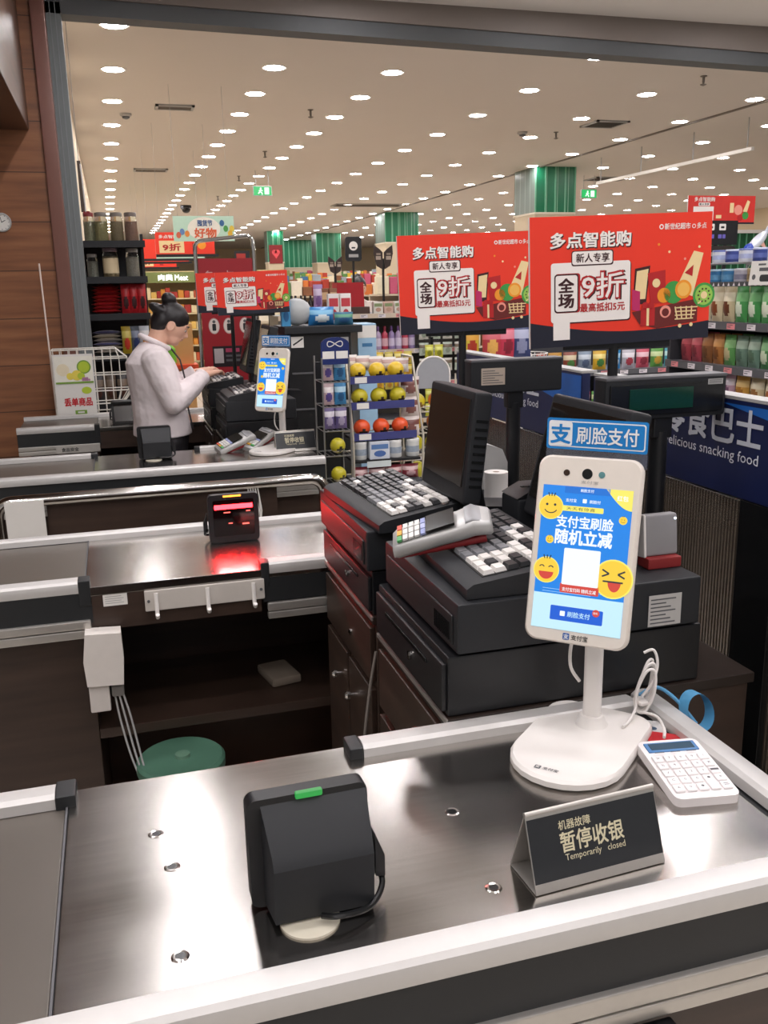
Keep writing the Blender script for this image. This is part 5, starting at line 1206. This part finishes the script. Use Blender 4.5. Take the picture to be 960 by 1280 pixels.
for i in range(4): share(('rp',), pouch_make(.085, .07, .05, '#8a3a44', '#d8b8b8', '#c8a0a4'), 'red_white_pack', f'dark red and white pack on the bottom tray, {ORD[i]} from the left', 'pack', (1.09+.085*i, 4.18, .691), 0, 'packs on the bottom tray')
t = thing('candy_rack', 'wire rack with a grey arched header and yellow fruit toys', 'rack', (1.565, 4.45, -.0), 0, 'candy racks')
g = G()
for s in (-1, 1): wire(g, [(s*.12, 0, 0), (s*.12, 0, 1.16)], .005, WC); wire(g, [(s*.12, .2, 0), (s*.12, .2, 1.11)], .005, WC)
for z in (.97, .86, .75, .61):
    wire(g, [(-.12, 0, z), (.12, 0, z)], .004, WC); wire(g, [(-.12, .2, z), (.12, .2, z)], .004, WC)
    for k in range(7): wire(g, [(-.12+.04*k, 0, z), (-.12+.04*k, .2, z)], .002, WC)
g.obj('wire_frame', t)
arcp = [(.085*math.cos(math.radians(a_)), 1.16+.085*math.sin(math.radians(a_))) for a_ in range(0, 181, 12)]
G().prism(arcp+[(-.085, 1.09), (.085, 1.09)], .0, .006, 'y', M('#9b9da2', .4)).obj('arched_header', t, 0); g = G(); wire(g, [(.09*math.cos(math.radians(a_)), .003, 1.16+.09*math.sin(math.radians(a_))) for a_ in range(0, 181, 12)], .005, PWHITE); wire(g, [(-.09, .003, 1.16), (-.09, .003, 1.08)], .005, PWHITE); wire(g, [(.09, .003, 1.16), (.09, .003, 1.08)], .005, PWHITE); g.obj('header_edge', t)
for i, (x, z, c, l) in enumerate([(1.53, 1.063, '#d9c82e', 'yellow fruit toy at the top of the arched rack'), (1.64, 1.066, '#e07a2a', 'orange fruit toy at the top of the arched rack'), (1.52, .953, '#d0a52e', 'amber fruit toy on the second tier of the arched rack'), (1.63, .953, '#c8742a', 'brown-orange fruit toy on the second tier of the arched rack'),
        (1.52, .843, '#c9c02c', 'lime fruit toy on the third tier of the arched rack'), (1.62, .843, '#cfc32e', 'lemon yellow fruit toy on the third tier of the arched rack'), (1.53, .703, '#bfb82a', 'dull yellow fruit toy on the lowest tier of the arched rack')]):
    share(('fr', c), ball_make(.045, c, '#8a6a2a'), 'fruit_toy', l, 'toy', (x-.035, 4.52, z-.09), .4*i, 'fruit toys in the arched rack')
for i, z in enumerate((1.06, .96, .86)): share(('cocoa',), pouch_make(.10, .10, .05, '#d6cac4', '#7a4a44', '#8a5a54'), 'white_brown_bag', f'white and brown bag, {["top", "middle", "lowest"][i]} between the ball rack and the arched rack', 'bag', (1.42, 4.40, z), 0, 'white and brown bags beside the arched rack')
# --- black rack behind the far till
t = thing('black_display_rack', 'tall black rack behind the far payment terminal with goods on top', 'rack', (.92, 5.02, 0))
G().box(0, .36, 0, .30, 0, 1.36, BLACK, .004).obj('body', t); G().box(-.02, .42, -.03, .32, 1.36, 1.40, SOFTB, .004).obj('top_tray', t)
a = Art(); a.rect(.02, 1.285, .09, 1.345, PAPER, 1); a.line([(.03, 1.30), (.055, 1.315), (.085, 1.335)], .008, SOFTB, 2); a.rect(.30, 1.28, .345, 1.335, LGREY, 1); a.rect(.30, .94, .36, .985, LGREY, 1); a.obj('stickers', t, TM((0, -.0005, 0)))
for z in (1.15, .95): G().box(.02, .34, -.006, .0, z-.01, z, GREY).obj('rail', t, 0)
share(('dome',), lambda n: G().ball((0, 0, 0), (.085, .05, .075), M('#b9bcbc', .3), 18, 10).obj(n, None, 60), 'pale_bag', 'pale rounded plastic bag on the black rack', 'bag', (1.0, 5.14, 1.475))
share(('blueb',), pouch_make(.15, .10, .09, '#2f7fc0', '#8ac4e6', '#e6f0f6'), 'blue_bag', 'blue plastic bag on the black rack beside the pale one', 'bag', (1.135, 5.12, 1.40))
for i, x in enumerate((1.215, 1.285)): share(('tooth',), box_make(.062, .04, .17, '#ece6e2', '#c8404a', '#b83a44'), 'tall_box', ['tall white box with red print on the black rack', 'second tall white box, at the end of the black rack'][i], 'box', (x, 5.16, 1.40), 0, 'tall white boxes on the black rack')
share(('bg',), pouch_make(.11, .07, .05, '#3a6f8c', '#6aa88a', '#2f5a86'), 'blue_green_bag', 'low blue-green bag before the tall white boxes', 'bag', (1.25, 5.06, 1.40))
share(('lb',), box_make(.05, .04, .17, '#4a9cd0', '#cfe6f2', '#2a6aa0'), 'light_blue_box', 'light blue box at the left end of the black rack', 'box', (.93, 5.1, 1.40))
t = thing('light_blue_carton', 'light blue carton standing right of the black rack', 'carton', (1.40, 5.12, 0)); G().box(-.055, .055, 0, .2, 0, 1.40, M('#9fc4e0', .5), .004).obj('carton', t); a = Art(); a.rect(-.03, 1.27, .03, 1.29, M('#3f78a8', .5), 1); a.rect(-.055, 1.32, .055, 1.39, PAPER, 1); a.obj('print', t, TM((0, -.0006, 0)))
# --- dark red banner in a steel frame
t = thing('banner_stand', 'dark red banner in a rounded steel tube frame behind the third till', 'banner', (.74, 6.13, 0), -.04)
g = G(); fr = [(-.19, 0, 0), (-.185, 0, 1.84)]+[(-.145+.04*math.cos(math.radians(a_)), 0, 1.865+.045*math.sin(math.radians(a_))) for a_ in (165, 135, 105)]+[(.14+.045*math.cos(math.radians(a_)), 0, 1.895+.045*math.sin(math.radians(a_))) for a_ in (80, 50, 20)]+[(.188, 0, 1.84), (.188, 0, 0)]
g.tube(fr, .0125, CHROME, 10); g.obj('tube_frame', t); 
for s in (-1, 1): G().tube([(s*.188, -.03, .015), (s*.188, .15, .015)], .014, CHROME, 8).obj('foot', t)
BR = M('#9c1622', .55, var=.04)
G().box(-.172, .174, -.004, .004, .30, 1.80, BR, 0).obj('board', t, 0)
a = Art(.0006); OU = M('#c9a09c', .5)
a.text('多', -.150, 1.64, .085, OU, 7, .0); a.text('点', -.03, 1.64, .085, OU, 7, .0); a.text('结', -.145, 1.49, .12, OU, 7, .0); a.text('账', -.01, 1.49, .12, OU, 7, .0)
for x in (-.095, .0, .105): a.circ(x, 1.375, .036, OU, 7, ry=.052); a.circ(x, 1.375, .032, M('#e6d8d0', .5), 8, ry=.047); a.rr(x-.012, 1.345, x+.012, 1.39, .006, SOFTB, 9); a.circ(x, 1.403, .010, GREY, 9)
a.rect(-.115, 1.11, .13, 1.245, M('#241a1e', .4), 7); a.rect(-.105, 1.135, -.045, 1.23, M('#b9b0b0', .5), 8)
a.rect(-.03, 1.205, .06, 1.23, M('#a83a5a', .5), 8); a.rect(-.03, 1.175, .08, 1.188, GREY, 8); a.rect(-.03, 1.145, .09, 1.16, GREY, 8); a.obj('print', t)
# --- white wire basket with poster beside the jamb
t = thing('wire_cart', 'white wire basket stand with a white poster in front of the walnut wall', 'basket', (-.37, 6.04, 0))
g = G(); ww = M('#e6e2d8', .4)
def rectw(z, x1, r=.004): wire(g, [(0, 0, z), (x1, 0, z), (x1, .17, z), (0, .17, z), (0, 0, z)], r, ww)
for z, x1 in ((1.26, .38), (1.20, .45), (1.10, .46), (1.0, .47), (.92, .40), (.86, .36)): rectw(z, x1)
for k in range(10): x = .05*k; wire(g, [(min(x, .38), 0, 1.26), (min(x, .45), 0, 1.20), (min(x, .47), 0, 1.0), (min(x, .36), 0, .86)], .0028, ww); wire(g, [(min(x, .38), .17, 1.26), (min(x, .45), .17, 1.20), (min(x, .47), .17, 1.0), (min(x, .36), .17, .86)], .0028, ww)
for k in range(4): y = .17*k/3; wire(g, [(.38, y, 1.26), (.45, y, 1.20), (.47, y, 1.0), (.36, y, .86)], .0028, ww)
for x in (0, .36): wire(g, [(x, 0, 0), (x, 0, .9)], .006, ww); wire(g, [(x, .17, 0), (x, .17, .9)], .006, ww)
g.obj('wire_basket', t)
p = G().box(.004, .242, -.012, -.006, .84, 1.235, PAPER).obj('poster', t, 0)
a = Art(.0006); LIME = M('#b9cf3a', .5); LEM = M('#f0dc5a', .5); MEL = M('#7aa33a', .5); GRP = M('#c890b4', .5)
a.rect(.012, 1.06, .236, 1.222, M('#f2efe2', .6), 1); a.circ(.185, 1.155, .042, MEL, 2); a.circ(.185, 1.155, .034, LIME, 3); a.circ(.14, 1.105, .032, LEM, 4); a.circ(.165, 1.10, .022, LIME, 5); a.circ(.10, 1.10, .022, LEM, 3)
for k in range(7): a.circ(.175+.012*(k % 4), 1.075+.010*(k//4), .007, GRP, 6)
a.circ(.06, 1.14, .038, M('#efe3c4', .5), 2); a.rect(.012, 1.055, .236, 1.066, MEL, 7)
a.circ(.19, 1.01, .030, LIME, 2, ry=.022); a.text('丢单商品', .052, .915, .050, M('#c8202c', .5), 3, .04, w=.165); a.rect(.11, .862, .18, .888, MEL, 3); a.rect(.125, .87, .165, .88, PAPER, 4); a.obj('poster_print', p, TM((0, -.0121, 0)))
G().tube([(-.004, .02, .86), (-.008, .02, 1.25), (-.015, .03, 1.78)], .005, M('#e8d6cc', .4), 8).obj('thin_pole', t)
# --- shelf with jars behind the jamb
t = thing('jar_shelf', 'narrow black shelf of jars and red packets behind the steel jamb', 'shelf', (-.17, 6.66, 0))
for z in (1.935, 1.70, 1.455, 1.18, .85, .45, .08): s = G().box(0, .44, 0, .34, z-.03, z, BLACK, .003).obj('shelf_board', t); G().box(0, .44, -.008, 0, z-.038, z+.006, SOFTB).obj('front_lip', s, 0)
for x in (0, .42): G().box(x, x+.02, .30, .34, 0, 2.0, BLACK).obj('upright', t, 0)
G().box(0, .44, .335, .345, 0, 1.95, SOFTB).obj('back_panel', t, 0)
GLS = M('#e8ece6', .04, trans=1.0, var=0)
def jar(label, x, y, z, r, h, cont, lid, square=False):
    t = thing('storage_jar', label, 'jar', (x, y, z), 0, 'jars on the black shelf')
    G().lathe([(r*.92, 0), (r, .008), (r, h*.74), (r*.86, h*.84), (r*.84, h*.88)], (0, 0, 0), GLS, 20).obj('glass_body', t, 50)
    G().lathe([(r*.88, .006), (r*.93, .014), (r*.93, h*.66), (r*.5, h*.70)], (0, 0, 0), M(cont, .7, var=.35, scale=120, bump=.5), 18).obj('contents', t, 50)
    G().lathe([(r*.93, h*.86), (r*.95, h*.97), (r*.85, h)], (0, 0, 0), M(lid, .4), 20).obj('lid', t, 50)
    return t
for i, (x, c, l) in enumerate([(-.085, '#b4b294', 'jar with a dull red lid, left end of the top black shelf'), (-.005, '#c2b98a', 'jar of olive goods, second on the top black shelf'), (.095, '#b8a684', 'jar of tan goods, third on the top black shelf'), (.19, '#b89484', 'jar of brown goods, right end of the top black shelf')]): jar(l, x, 6.78, 1.935, .044 if i else .036, .195, c, ['#8a3030', '#7a746c', '#7a746c', '#6e625c'][i])
jar('clear jar, left end of the second black shelf', -.085, 6.78, 1.70, .036, .16, '#a6a69c', '#8d8982'); WJ = jar('jar with a cream paper wrap in the middle of the second black shelf', .035, 6.77, 1.70, .052, .20, '#cbb48c', '#8c7a80'); jar('jar of grey goods, right end of the second black shelf', .18, 6.78, 1.70, .044, .195, '#b4b0a6', '#928e85')
WB_ = Art(0); WB_ = G(); n_ = 24
vs_ = [(.0528*math.cos(2*PI*k/n_), .0528*math.sin(2*PI*k/n_), z_) for z_ in (.03, .13) for k in range(n_)]
WB_.add(vs_, [(k, (k+1) % n_, n_+(k+1) % n_, n_+k) for k in range(n_)], M('#e0cda6', .6)); WB_.obj('paper_wrap', WJ)
for i in range(8): share(('rf', i % 2), pouch_make(.20, .10, .035, ['#a31f26', '#8c1a22'][i % 2], '#c8483c', '#d07a6a'), 'red_packet', f'red packet lying on the third black shelf, {ORD[7-i]} from the top of its pile', 'packet', (-.02+.006*(i % 2), 6.86, 1.474+.024*i), .03*i, 'red packets piled on the third black shelf', tilt=PI/2)
for i in range(3): share(('rs',), pouch_make(.062, .20, .045, '#a31a22', '#c02a2e', '#3a1a1c'), 'red_packet', f'red packet standing on the third black shelf, {ORD[i]} right of the pile', 'packet', (.115+.054*i, 6.74, 1.456), .1*i, 'red packets standing on the third black shelf')
for i in range(6):
    c = [('#9c958c', '#d8d2c8', '#6a645c'), ('#b3a890', '#dcd4c0', '#7a4a3a'), ('#5a5a86', '#c8c4d0', '#7a7a98')][i % 3]
    share(('ff', c), pouch_make(.20, .10, .03, *c), 'foil_packet', f'{["grey", "cream", "slate blue"][i % 3]} foil packet lying on the fourth black shelf, {ORD[5-i]} from the top', 'packet', (-.03+.008*(i % 2), 6.86, 1.195+.027*i), -.03*i, 'foil packets piled on the fourth black shelf', tilt=PI/2)
for i in range(3): share(('fy', i), pouch_make(.07, .19, .05, ['#b39a2c', '#5a6470', '#c4ccd4'][i], ['#d8c86a', '#8a94a8', '#e6e6e6'][i], ['#c83a2a', '#2a3a6a', '#c88a3a'][i]), 'tall_packet', f'{["yellow", "dark blue", "silver"][i]} packet standing on the fourth black shelf', 'packet', (.10+.06*i, 6.72, 1.181), .1*i, 'tall packets on the fourth black shelf')
for r, z in enumerate((.85, .45)):
    for i in range(5): share(('lowp', i % 2), pouch_make(.075, .19, .05, ['#3c3a3c', '#6a5a4a'][i % 2], '#8a7a6a', '#5a3a30'), 'dark_packet', f'dark packet on the {["fifth", "sixth"][r]} black shelf, {ORD[i]} from the left', 'packet', (-.12+.082*i, 6.74, z), 0, 'dark packets low on the black shelf')
t = thing('hanging_strip', 'thin patterned strip with a white edge hanging behind the steel jamb', 'strip', (-.10, 6.62, 2.12)); G().box(-.022, .0, 0, .004, .0, .32, M('#5a4a3e', .5, var=.5, scale=60)).obj('strip', t, 0); G().tube([(.006, 0, 0), (-.002, 0, .30)], .005, PWHITE, 6).obj('white_edge', t); G().box(-.01, .03, -.004, .006, -.012, .006, M('#8a1f24', .5)).obj('red_end', t, 0); G().tube([(-.011, .002, .32), (-.011, .002, 1.28)], .002, LGREY, 5).obj('cord', t)
# --- hanging boards deeper in the store
def hung(label, x0, x1, y, z0, z1, paint, bar=True, top=3.4):
    t = thing('hanging_board', label, 'sign', ((x0+x1)/2, y, z0), 0, 'boards hanging from the store ceiling'); w = x1-x0; h = z1-z0
    G().box(-w/2, w/2, 0, .012, 0, h, CREAM).obj('board', t, 0)
    a = Art(.0012); paint(a, w, h); a.obj('artwork', t, TM((-w/2, -.0002, 0)))
    for s in (-1, 1): G().tube([(s*w*.42, .006, h), (s*w*.42, .006, top-z0)], .0015, LGREY, 5).obj('cord', t)
    if bar: G().box(-w*.5, w*.56, -.012, .024, -.03, .0, BLACK).obj('bottom_bar', t, 0)
MINT = M('#bfe0cc', .55)
def p_fest(a, w, h):
    a.rect(0, 0, w, h, MINT, 1); a.circ(w*.5, h*.5, w*.27, M('#efeadc', .5), 2, ry=h*.46)
    a.text('囤货节', w*.40, h*.60, h*.24, M('#24518c', .5), 4, .03, w=w*.24); a.text('好物', w*.34, h*.14, h*.38, M('#e0653a', .5), 4, .03, w=w*.36)
    for u, v, m in ((.08, .25, '#d86a4a'), (.14, .38, '#6a8cc0'), (.22, .30, '#e08a3c'), (.80, .72, '#3a6a9c'), (.86, .5, '#4a9a4a'), (.93, .3, '#e6b83a'), (.96, .5, '#e6c84a')): a.circ(w*u, h*v, h*.10, M(m, .5), 3, n=10, ry=h*.13)
def p_red(a, w, h):
    a.rect(0, 0, w, h, SRED, 1); a.rect(w*.06, h*.06, w*.48, h*.62, SYE, 2); a.text('9折', w*.12, h*.16, h*.32, SDR, 3, .03, w=w*.3); a.text('多点智能购', w*.06, h*.72, h*.16, SWH, 3, .02, w=w*.4); a.circ(w*.78, h*.42, h*.2, SOR, 2); a.rect(w*.62, h*.1, w*.7, h*.5, SDR, 3)
def p_cream(a, w, h): a.rect(0, 0, w, h, MINT, 1); a.rect(0, 0, w*.2, h, SRED, 2); a.circ(w*.6, h*.5, h*.3, SYE, 3)
hung('mint green festival board hanging above the dark red banner', .63, 1.19, 9.0, 2.05, 2.275, p_fest, False)
hung('red discount board with a dark bottom bar, hanging behind the mint board', .56, 1.22, 11.0, 2.01, 2.25, p_red)
hung('second board with a dark bottom bar, mint with a red end', .50, 1.30, 13.0, 2.03, 2.28, p_cream); hung('third board with a dark bottom bar, red, above the meat sign', .47, 1.25, 15.0, 2.05, 2.30, p_red); hung('farthest small red board above the meat sign', .45, 1.2, 17.0, 2.02, 2.27, p_red)
t = thing('framed_poster', 'dark framed poster with a red picture standing right of the banner', 'poster', (1.60, 11.5, 0)); G().box(-.09, .09, 0, .02, 1.76, 2.06, SOFTB).obj('frame', t, 0); a = Art(.001); a.rect(-.07, 1.82, .04, 2.03, M('#a8302a', .5), 1); a.circ(-.02, 1.9, .03, SOR, 2, ry=.05); a.obj('picture', t); G().box(-.10, .10, -.01, .03, 1.72, 1.76, PWHITE).obj('ledge', t, 0); G().tube([(0, .01, 0), (0, .01, 1.73)], .02, GREY, 10).obj('post', t); G().lathe([(.15, 0), (.15, .01), (.02, .02)], (0, .01, 0), GREY, 18).obj('base', t)
# --- meat counter wall at the end of the left aisle
t = thing('meat_shelf', 'long lit shelf of red and gold packs under the white Meat sign', 'shelf', (.2, 18.0, 0), 0)
G().box(0, 3.2, .5, .55, 0, 1.98, M('#c9b48a', .6)).obj('back_panel', t, 0); G().box(0, 3.2, -.02, .5, 1.76, 1.95, M('#7d8a52', .5)).obj('fascia', t, 0)
a = Art(.004); LW = M('#ffffff', em=2.2); a.text('肉类', .72, 1.80, .11, LW, 2, .02, w=.26); a.text('Meat', 1.02, 1.80, .10, LW, 2, .012, w=.24); a.obj('lit_lettering', t, TM((0, -.03, 0)))
for z in (.3, .6, .9, 1.2, 1.48): G().box(0, 3.2, 0, .5, z-.025, z, M('#d9c9a0', .5)).obj('shelf_board', t, 0)
def goods(name, label, x0, x1, y, levels, pal_, seed, sz=(.07, .14), hh=(.10, .20)):
    r = random.Random(seed); g = G()
    for z in levels:
        x = x0
        while x < x1:
            w_ = r.uniform(*sz); h_ = r.uniform(*hh); g.box(x, x+w_*.92, y+r.uniform(0, .04), y+.14, z, z+h_, M(r.choice(pal_), .5, var=.1), .006, None, 1); x += w_
    return tag(g.obj(name, None, 30), label, 'goods', None, 'stuff')
goods('packed_goods', 'mixed red and gold packs filling the shelf under the Meat sign', .25, 3.35, 18.06, (.3, .6, .9, 1.2, 1.48), ['#b8402f', '#d8923a', '#e6c26a', '#c85a3a', '#efe0b8', '#a8322c', '#dcae5a'], 3)
t = thing('wood_stand', 'pale wooden stand with orange trim left of the dark red banner', 'stand', (.47, 7.2, 0)); G().box(-.05, .12, 0, .1, 0, 1.36, M('#d8a86a', .5, var=.12, scale=9)).obj('panel', t, 0); G().box(-.16, .14, -.12, .1, 1.03, 1.06, M('#e6572f', .5)).obj('orange_shelf', t, 0)
tag(G().lathe([(.04, 0), (.06, .02), (.055, .12), (.03, .15)], (0, 0, 0), M('#7cc63a', .4), 18).obj('green_tub', loc=(.395, 7.13, 1.061)), 'bright green tub on the orange shelf of the wooden stand', 'tub')
# --- rows of shelving across the far store
far = [(10.5, 3.0, 6.4, 1.52), (12.5, 1.9, 6.2, 1.50), (12.5, 7.6, 12.0, 1.60), (16.0, 2.0, 6.3, 1.6), (16.0, 7.6, 13, 1.6), (20.0, 3.9, 6.4, 1.7), (20.0, 7.6, 15, 1.7), (26.0, 3.5, 15.5, 1.8), (33, 2.5, 16, 2.0)]
allp = ['#b8402f', '#d8b23a', '#e6dcc0', '#5a8a4a', '#3f6f9c', '#c85a7a', '#efe6d4', '#8a5a3c', '#d87a3a', '#9aa6b0']
for i, (y, x0, x1, top) in enumerate(far):
    t = thing('far_shelf', f'distant run of shelving, {ORD[i]} counted back from the hair-care shelf', 'shelf', (x0, y, 0), 0, 'distant shelf runs'); L = x1-x0
    G().box(0, L, .3, .34, 0, top, M('#b8ac98', .6)).obj('back_panel', t, 0); G().box(0, L, -.01, .3, top-.02, top, M('#cfc2aa', .6)).obj('top_board', t, 0)
    lv = [top-.02-.32*k-.30 for k in range(4)]
    for z in lv: G().box(0, L, 0, .3, z-.025, z, M('#cfc2aa', .6)).obj('shelf_board', t, 0)
    goods('packed_goods', f'mixed coloured packs filling the {ORD[i]} distant shelf run', x0+.02, x1-.1, y+.02, [top]+lv[:3], allp, 20+i, (.08, .17), (.12, .24))
# --- columns with green ribbed glass tops
GRG = stripes_mat('green_ribbed_glass', 0, .19, '#1c7450', '#8fc0a4', .06, .3)
GRG2 = stripes_mat('green_ribbed_side', 1, .19, '#5d6f66', '#94a89c', .08, .3)
PILL = M('#cfbfa4', .55, var=.03)
def pillar(label, x0, x1, y0, y1, zg):
    t = thing('pillar', label, 'pillar', (x0, y0, 0), 0, 'store columns'); w, d = x1-x0, y1-y0
    G().box(.0, w, .0, d, 0, zg, PILL, .02).obj('lower_shaft', t)
    G().box(-.015, w+.015, -.015, d+.015, zg-.03, zg, M('#e0d6c4', .5)).obj('ledge', t, 0)
    g = G(); g.box(.0, w, -.0, .012, zg, 3.4, GRG); g.box(0, .012, .012, d, zg, 3.4, GRG2); g.box(w-.012, w, .012, d, zg, 3.4, GRG2); g.box(0, w, d-.012, d, zg, 3.4, GRG); g.obj('green_glass_panels', t, 0)
    n = max(3, round(w/.19))
    for k in range(n+1): G().box(w*k/n-.012, w*k/n+.012, -.012, 0, zg, 3.4, M('#6fae8e', .35)).obj('glass_rib', t, 0)
    return t
pillar('nearest pillar with a tall green glass top, behind the biggest red sign', 6.64, 7.33, 13.95, 14.75, 2.71)
pillar('green-topped pillar left of the middle red sign', 6.74, 7.6, 22.7, 23.6, 2.69)
pillar('green-topped pillar second left of the middle red sign', 6.85, 7.68, 31.2, 32.0, 2.45); pillar('broad green-topped pillar farther left, above the black rack', 6.55, 7.80, 35.6, 36.6, 2.4)
pl = pillar('slim green-topped pillar with a red heart poster', 5.0, 5.5, 30.0, 30.6, 2.45)
b = G().box(.04, .46, -.03, -.016, 2.40, 2.97, M('#8e1f26', .5)).obj('heart_poster', pl, 0); a = Art(.004); a.circ(.2, 2.75, .08, M('#e8505a', .5), 1); a.circ(.3, 2.75, .08, M('#e8505a', .5), 1); a.poly([(.125, 2.72), (.375, 2.72), (.25, 2.55)], M('#e8505a', .5), 2); a.obj('heart', b, TM((0, -.031, 0)))
# --- boards and goods above the right-hand shelf
t = thing('slatted_board', 'dark green slatted display wall behind the right snack shelf', 'display wall', (6.35, 9.0, 0)); G().box(0, 1.5, 0, .06, 0, 2.10, M('#1f5a38', .45, var=.08)).obj('panel', t, 0); G().box(-.02, 1.52, -.02, .08, 2.10, 2.135, PWHITE).obj('top_rail', t, 0)
for k in range(16): G().box(.05+.09*k, .062+.09*k, -.012, 0, 0, 2.10, M('#5f9a78', .4)).obj('slat', t, 0)
def p_land(a, w, h):
    a.rect(0, 0, w, h, M('#d8332c', .5), 1); a.rect(0, 0, w, h*.06, NAVY, 3); a.rect(w*.08, 0, w*.38, h*.62, SWH, 2); a.text('9折', w*.12, h*.12, h*.3, SDR, 3, .03, w=w*.2); a.text('多点智能购', w*.09, h*.80, h*.15, SWH, 3, .02, w=w*.3); a.rr(w*.15, h*.64, w*.32, h*.76, .005, SWH, 4); a.text('新人专享', w*.165, h*.66, h*.08, SDK, 5, .02, w=w*.14)
    a.circ(w*.75, h*.5, h*.18, SPK, 2); a.circ(w*.86, h*.3, h*.14, SGR, 3); a.poly([(w*.82, h*.45), (w*.88, h*.85), (w*.92, h*.8), (w*.88, h*.4)], SYE, 3); a.rect(w*.62, h*.4, w*.68, h*.75, SYE, 3); a.circ(w*.78, h*.22, h*.12, SDR, 4); a.rect(w*.42, h*.2, w*.5, h*.32, SYE, 2)
t = thing('promotion_sign', 'wide red discount sign above the right snack shelf, beyond the biggest one', 'sign', (3.98, 5.5, 0), 0, 'red discount signs on poles'); G().box(-.26, .26, 0, .008, 1.965, 2.145, PWHITE).obj('board', t, 0); a = Art(.0006); p_land(a, .52, .18); a.obj('artwork', t, TM((-.26, -.0002, 1.965))); G().tube([(.06, .02, 0), (.06, .02, 2.0)], .014, BLACK, 10).obj('pole', t); G().lathe([(.15, 0), (.15, .01), (.02, .02)], (.06, .02, 0), BLACK, 18).obj('base', t)
t = thing('black_sign_board', 'black board with two small white square marks under the wide red sign', 'sign', (3.79, 5.25, 0)); G().box(-.14, .14, 0, .02, 1.82, 1.97, BLACK).obj('upper_board', t, 0); lb = G().prism(rrect(.27, .10, .03, 0, 1.765), 0, .03, 'y', M('#2f2a26', .4)).obj('lower_board', t, 0)
a = Art(.001); PUR = M('#6a62b8', .5)
for x in (-.085, .0): a.rr(x, 1.91, x+.05, 1.95, .006, WHITE, 1); a.rr(x+.012, 1.922, x+.038, 1.935, .004, SOFTB, 2); a.rect(x-.005, 1.86, x+.022, 1.885, PUR, 1); a.rect(x+.028, 1.86, x+.05, 1.885, PUR, 1)
a.obj('lettering', t); a = Art(.001)
for x in (-.1, .0): a.rect(x, 1.75, x+.035, 1.775, LGREY, 1); a.rect(x+.045, 1.75, x+.075, 1.775, LGREY, 1)
a.obj('lettering', lb); G().tube([(0, .03, 0), (0, .03, 1.85)], .014, BLACK, 10).obj('pole', t); G().lathe([(.14, 0), (.14, .01), (.02, .02)], (0, .03, 0), BLACK, 18).obj('base', t)
t = thing('foil_balloon', 'blue and white fish-shaped foil balloon beside the black sign board', 'balloon', (3.93, 5.05, 1.83)); X = RY(-.75)
g = G(); g.ball((0, 0, 0), (.085, .035, .032), M('#dfe6f2', .2, .3), 18, 10, X); g.obj('body', t, 60); G().prism([(.07, -.008), (.15, -.03), (.14, .0), (.15, .03), (.07, .008)], -.006, .006, 'y', M('#dfe6f2', .2, .3), X).obj('tail', t, 0)
G().ball((-.075, 0, .0), (.045, .030, .040), M('#2f4aa8', .25), 14, 10, X).obj('head', t, 60); G().prism([(0, -.02), (.02, -.085), (.035, -.02)], -.004, .004, 'y', M('#e8b0a0', .4), X).obj('fin', t, 0); G().tube([(0, .0, -.03), (.0, .2, -.41)], .0015, PWHITE, 5).obj('string', t)
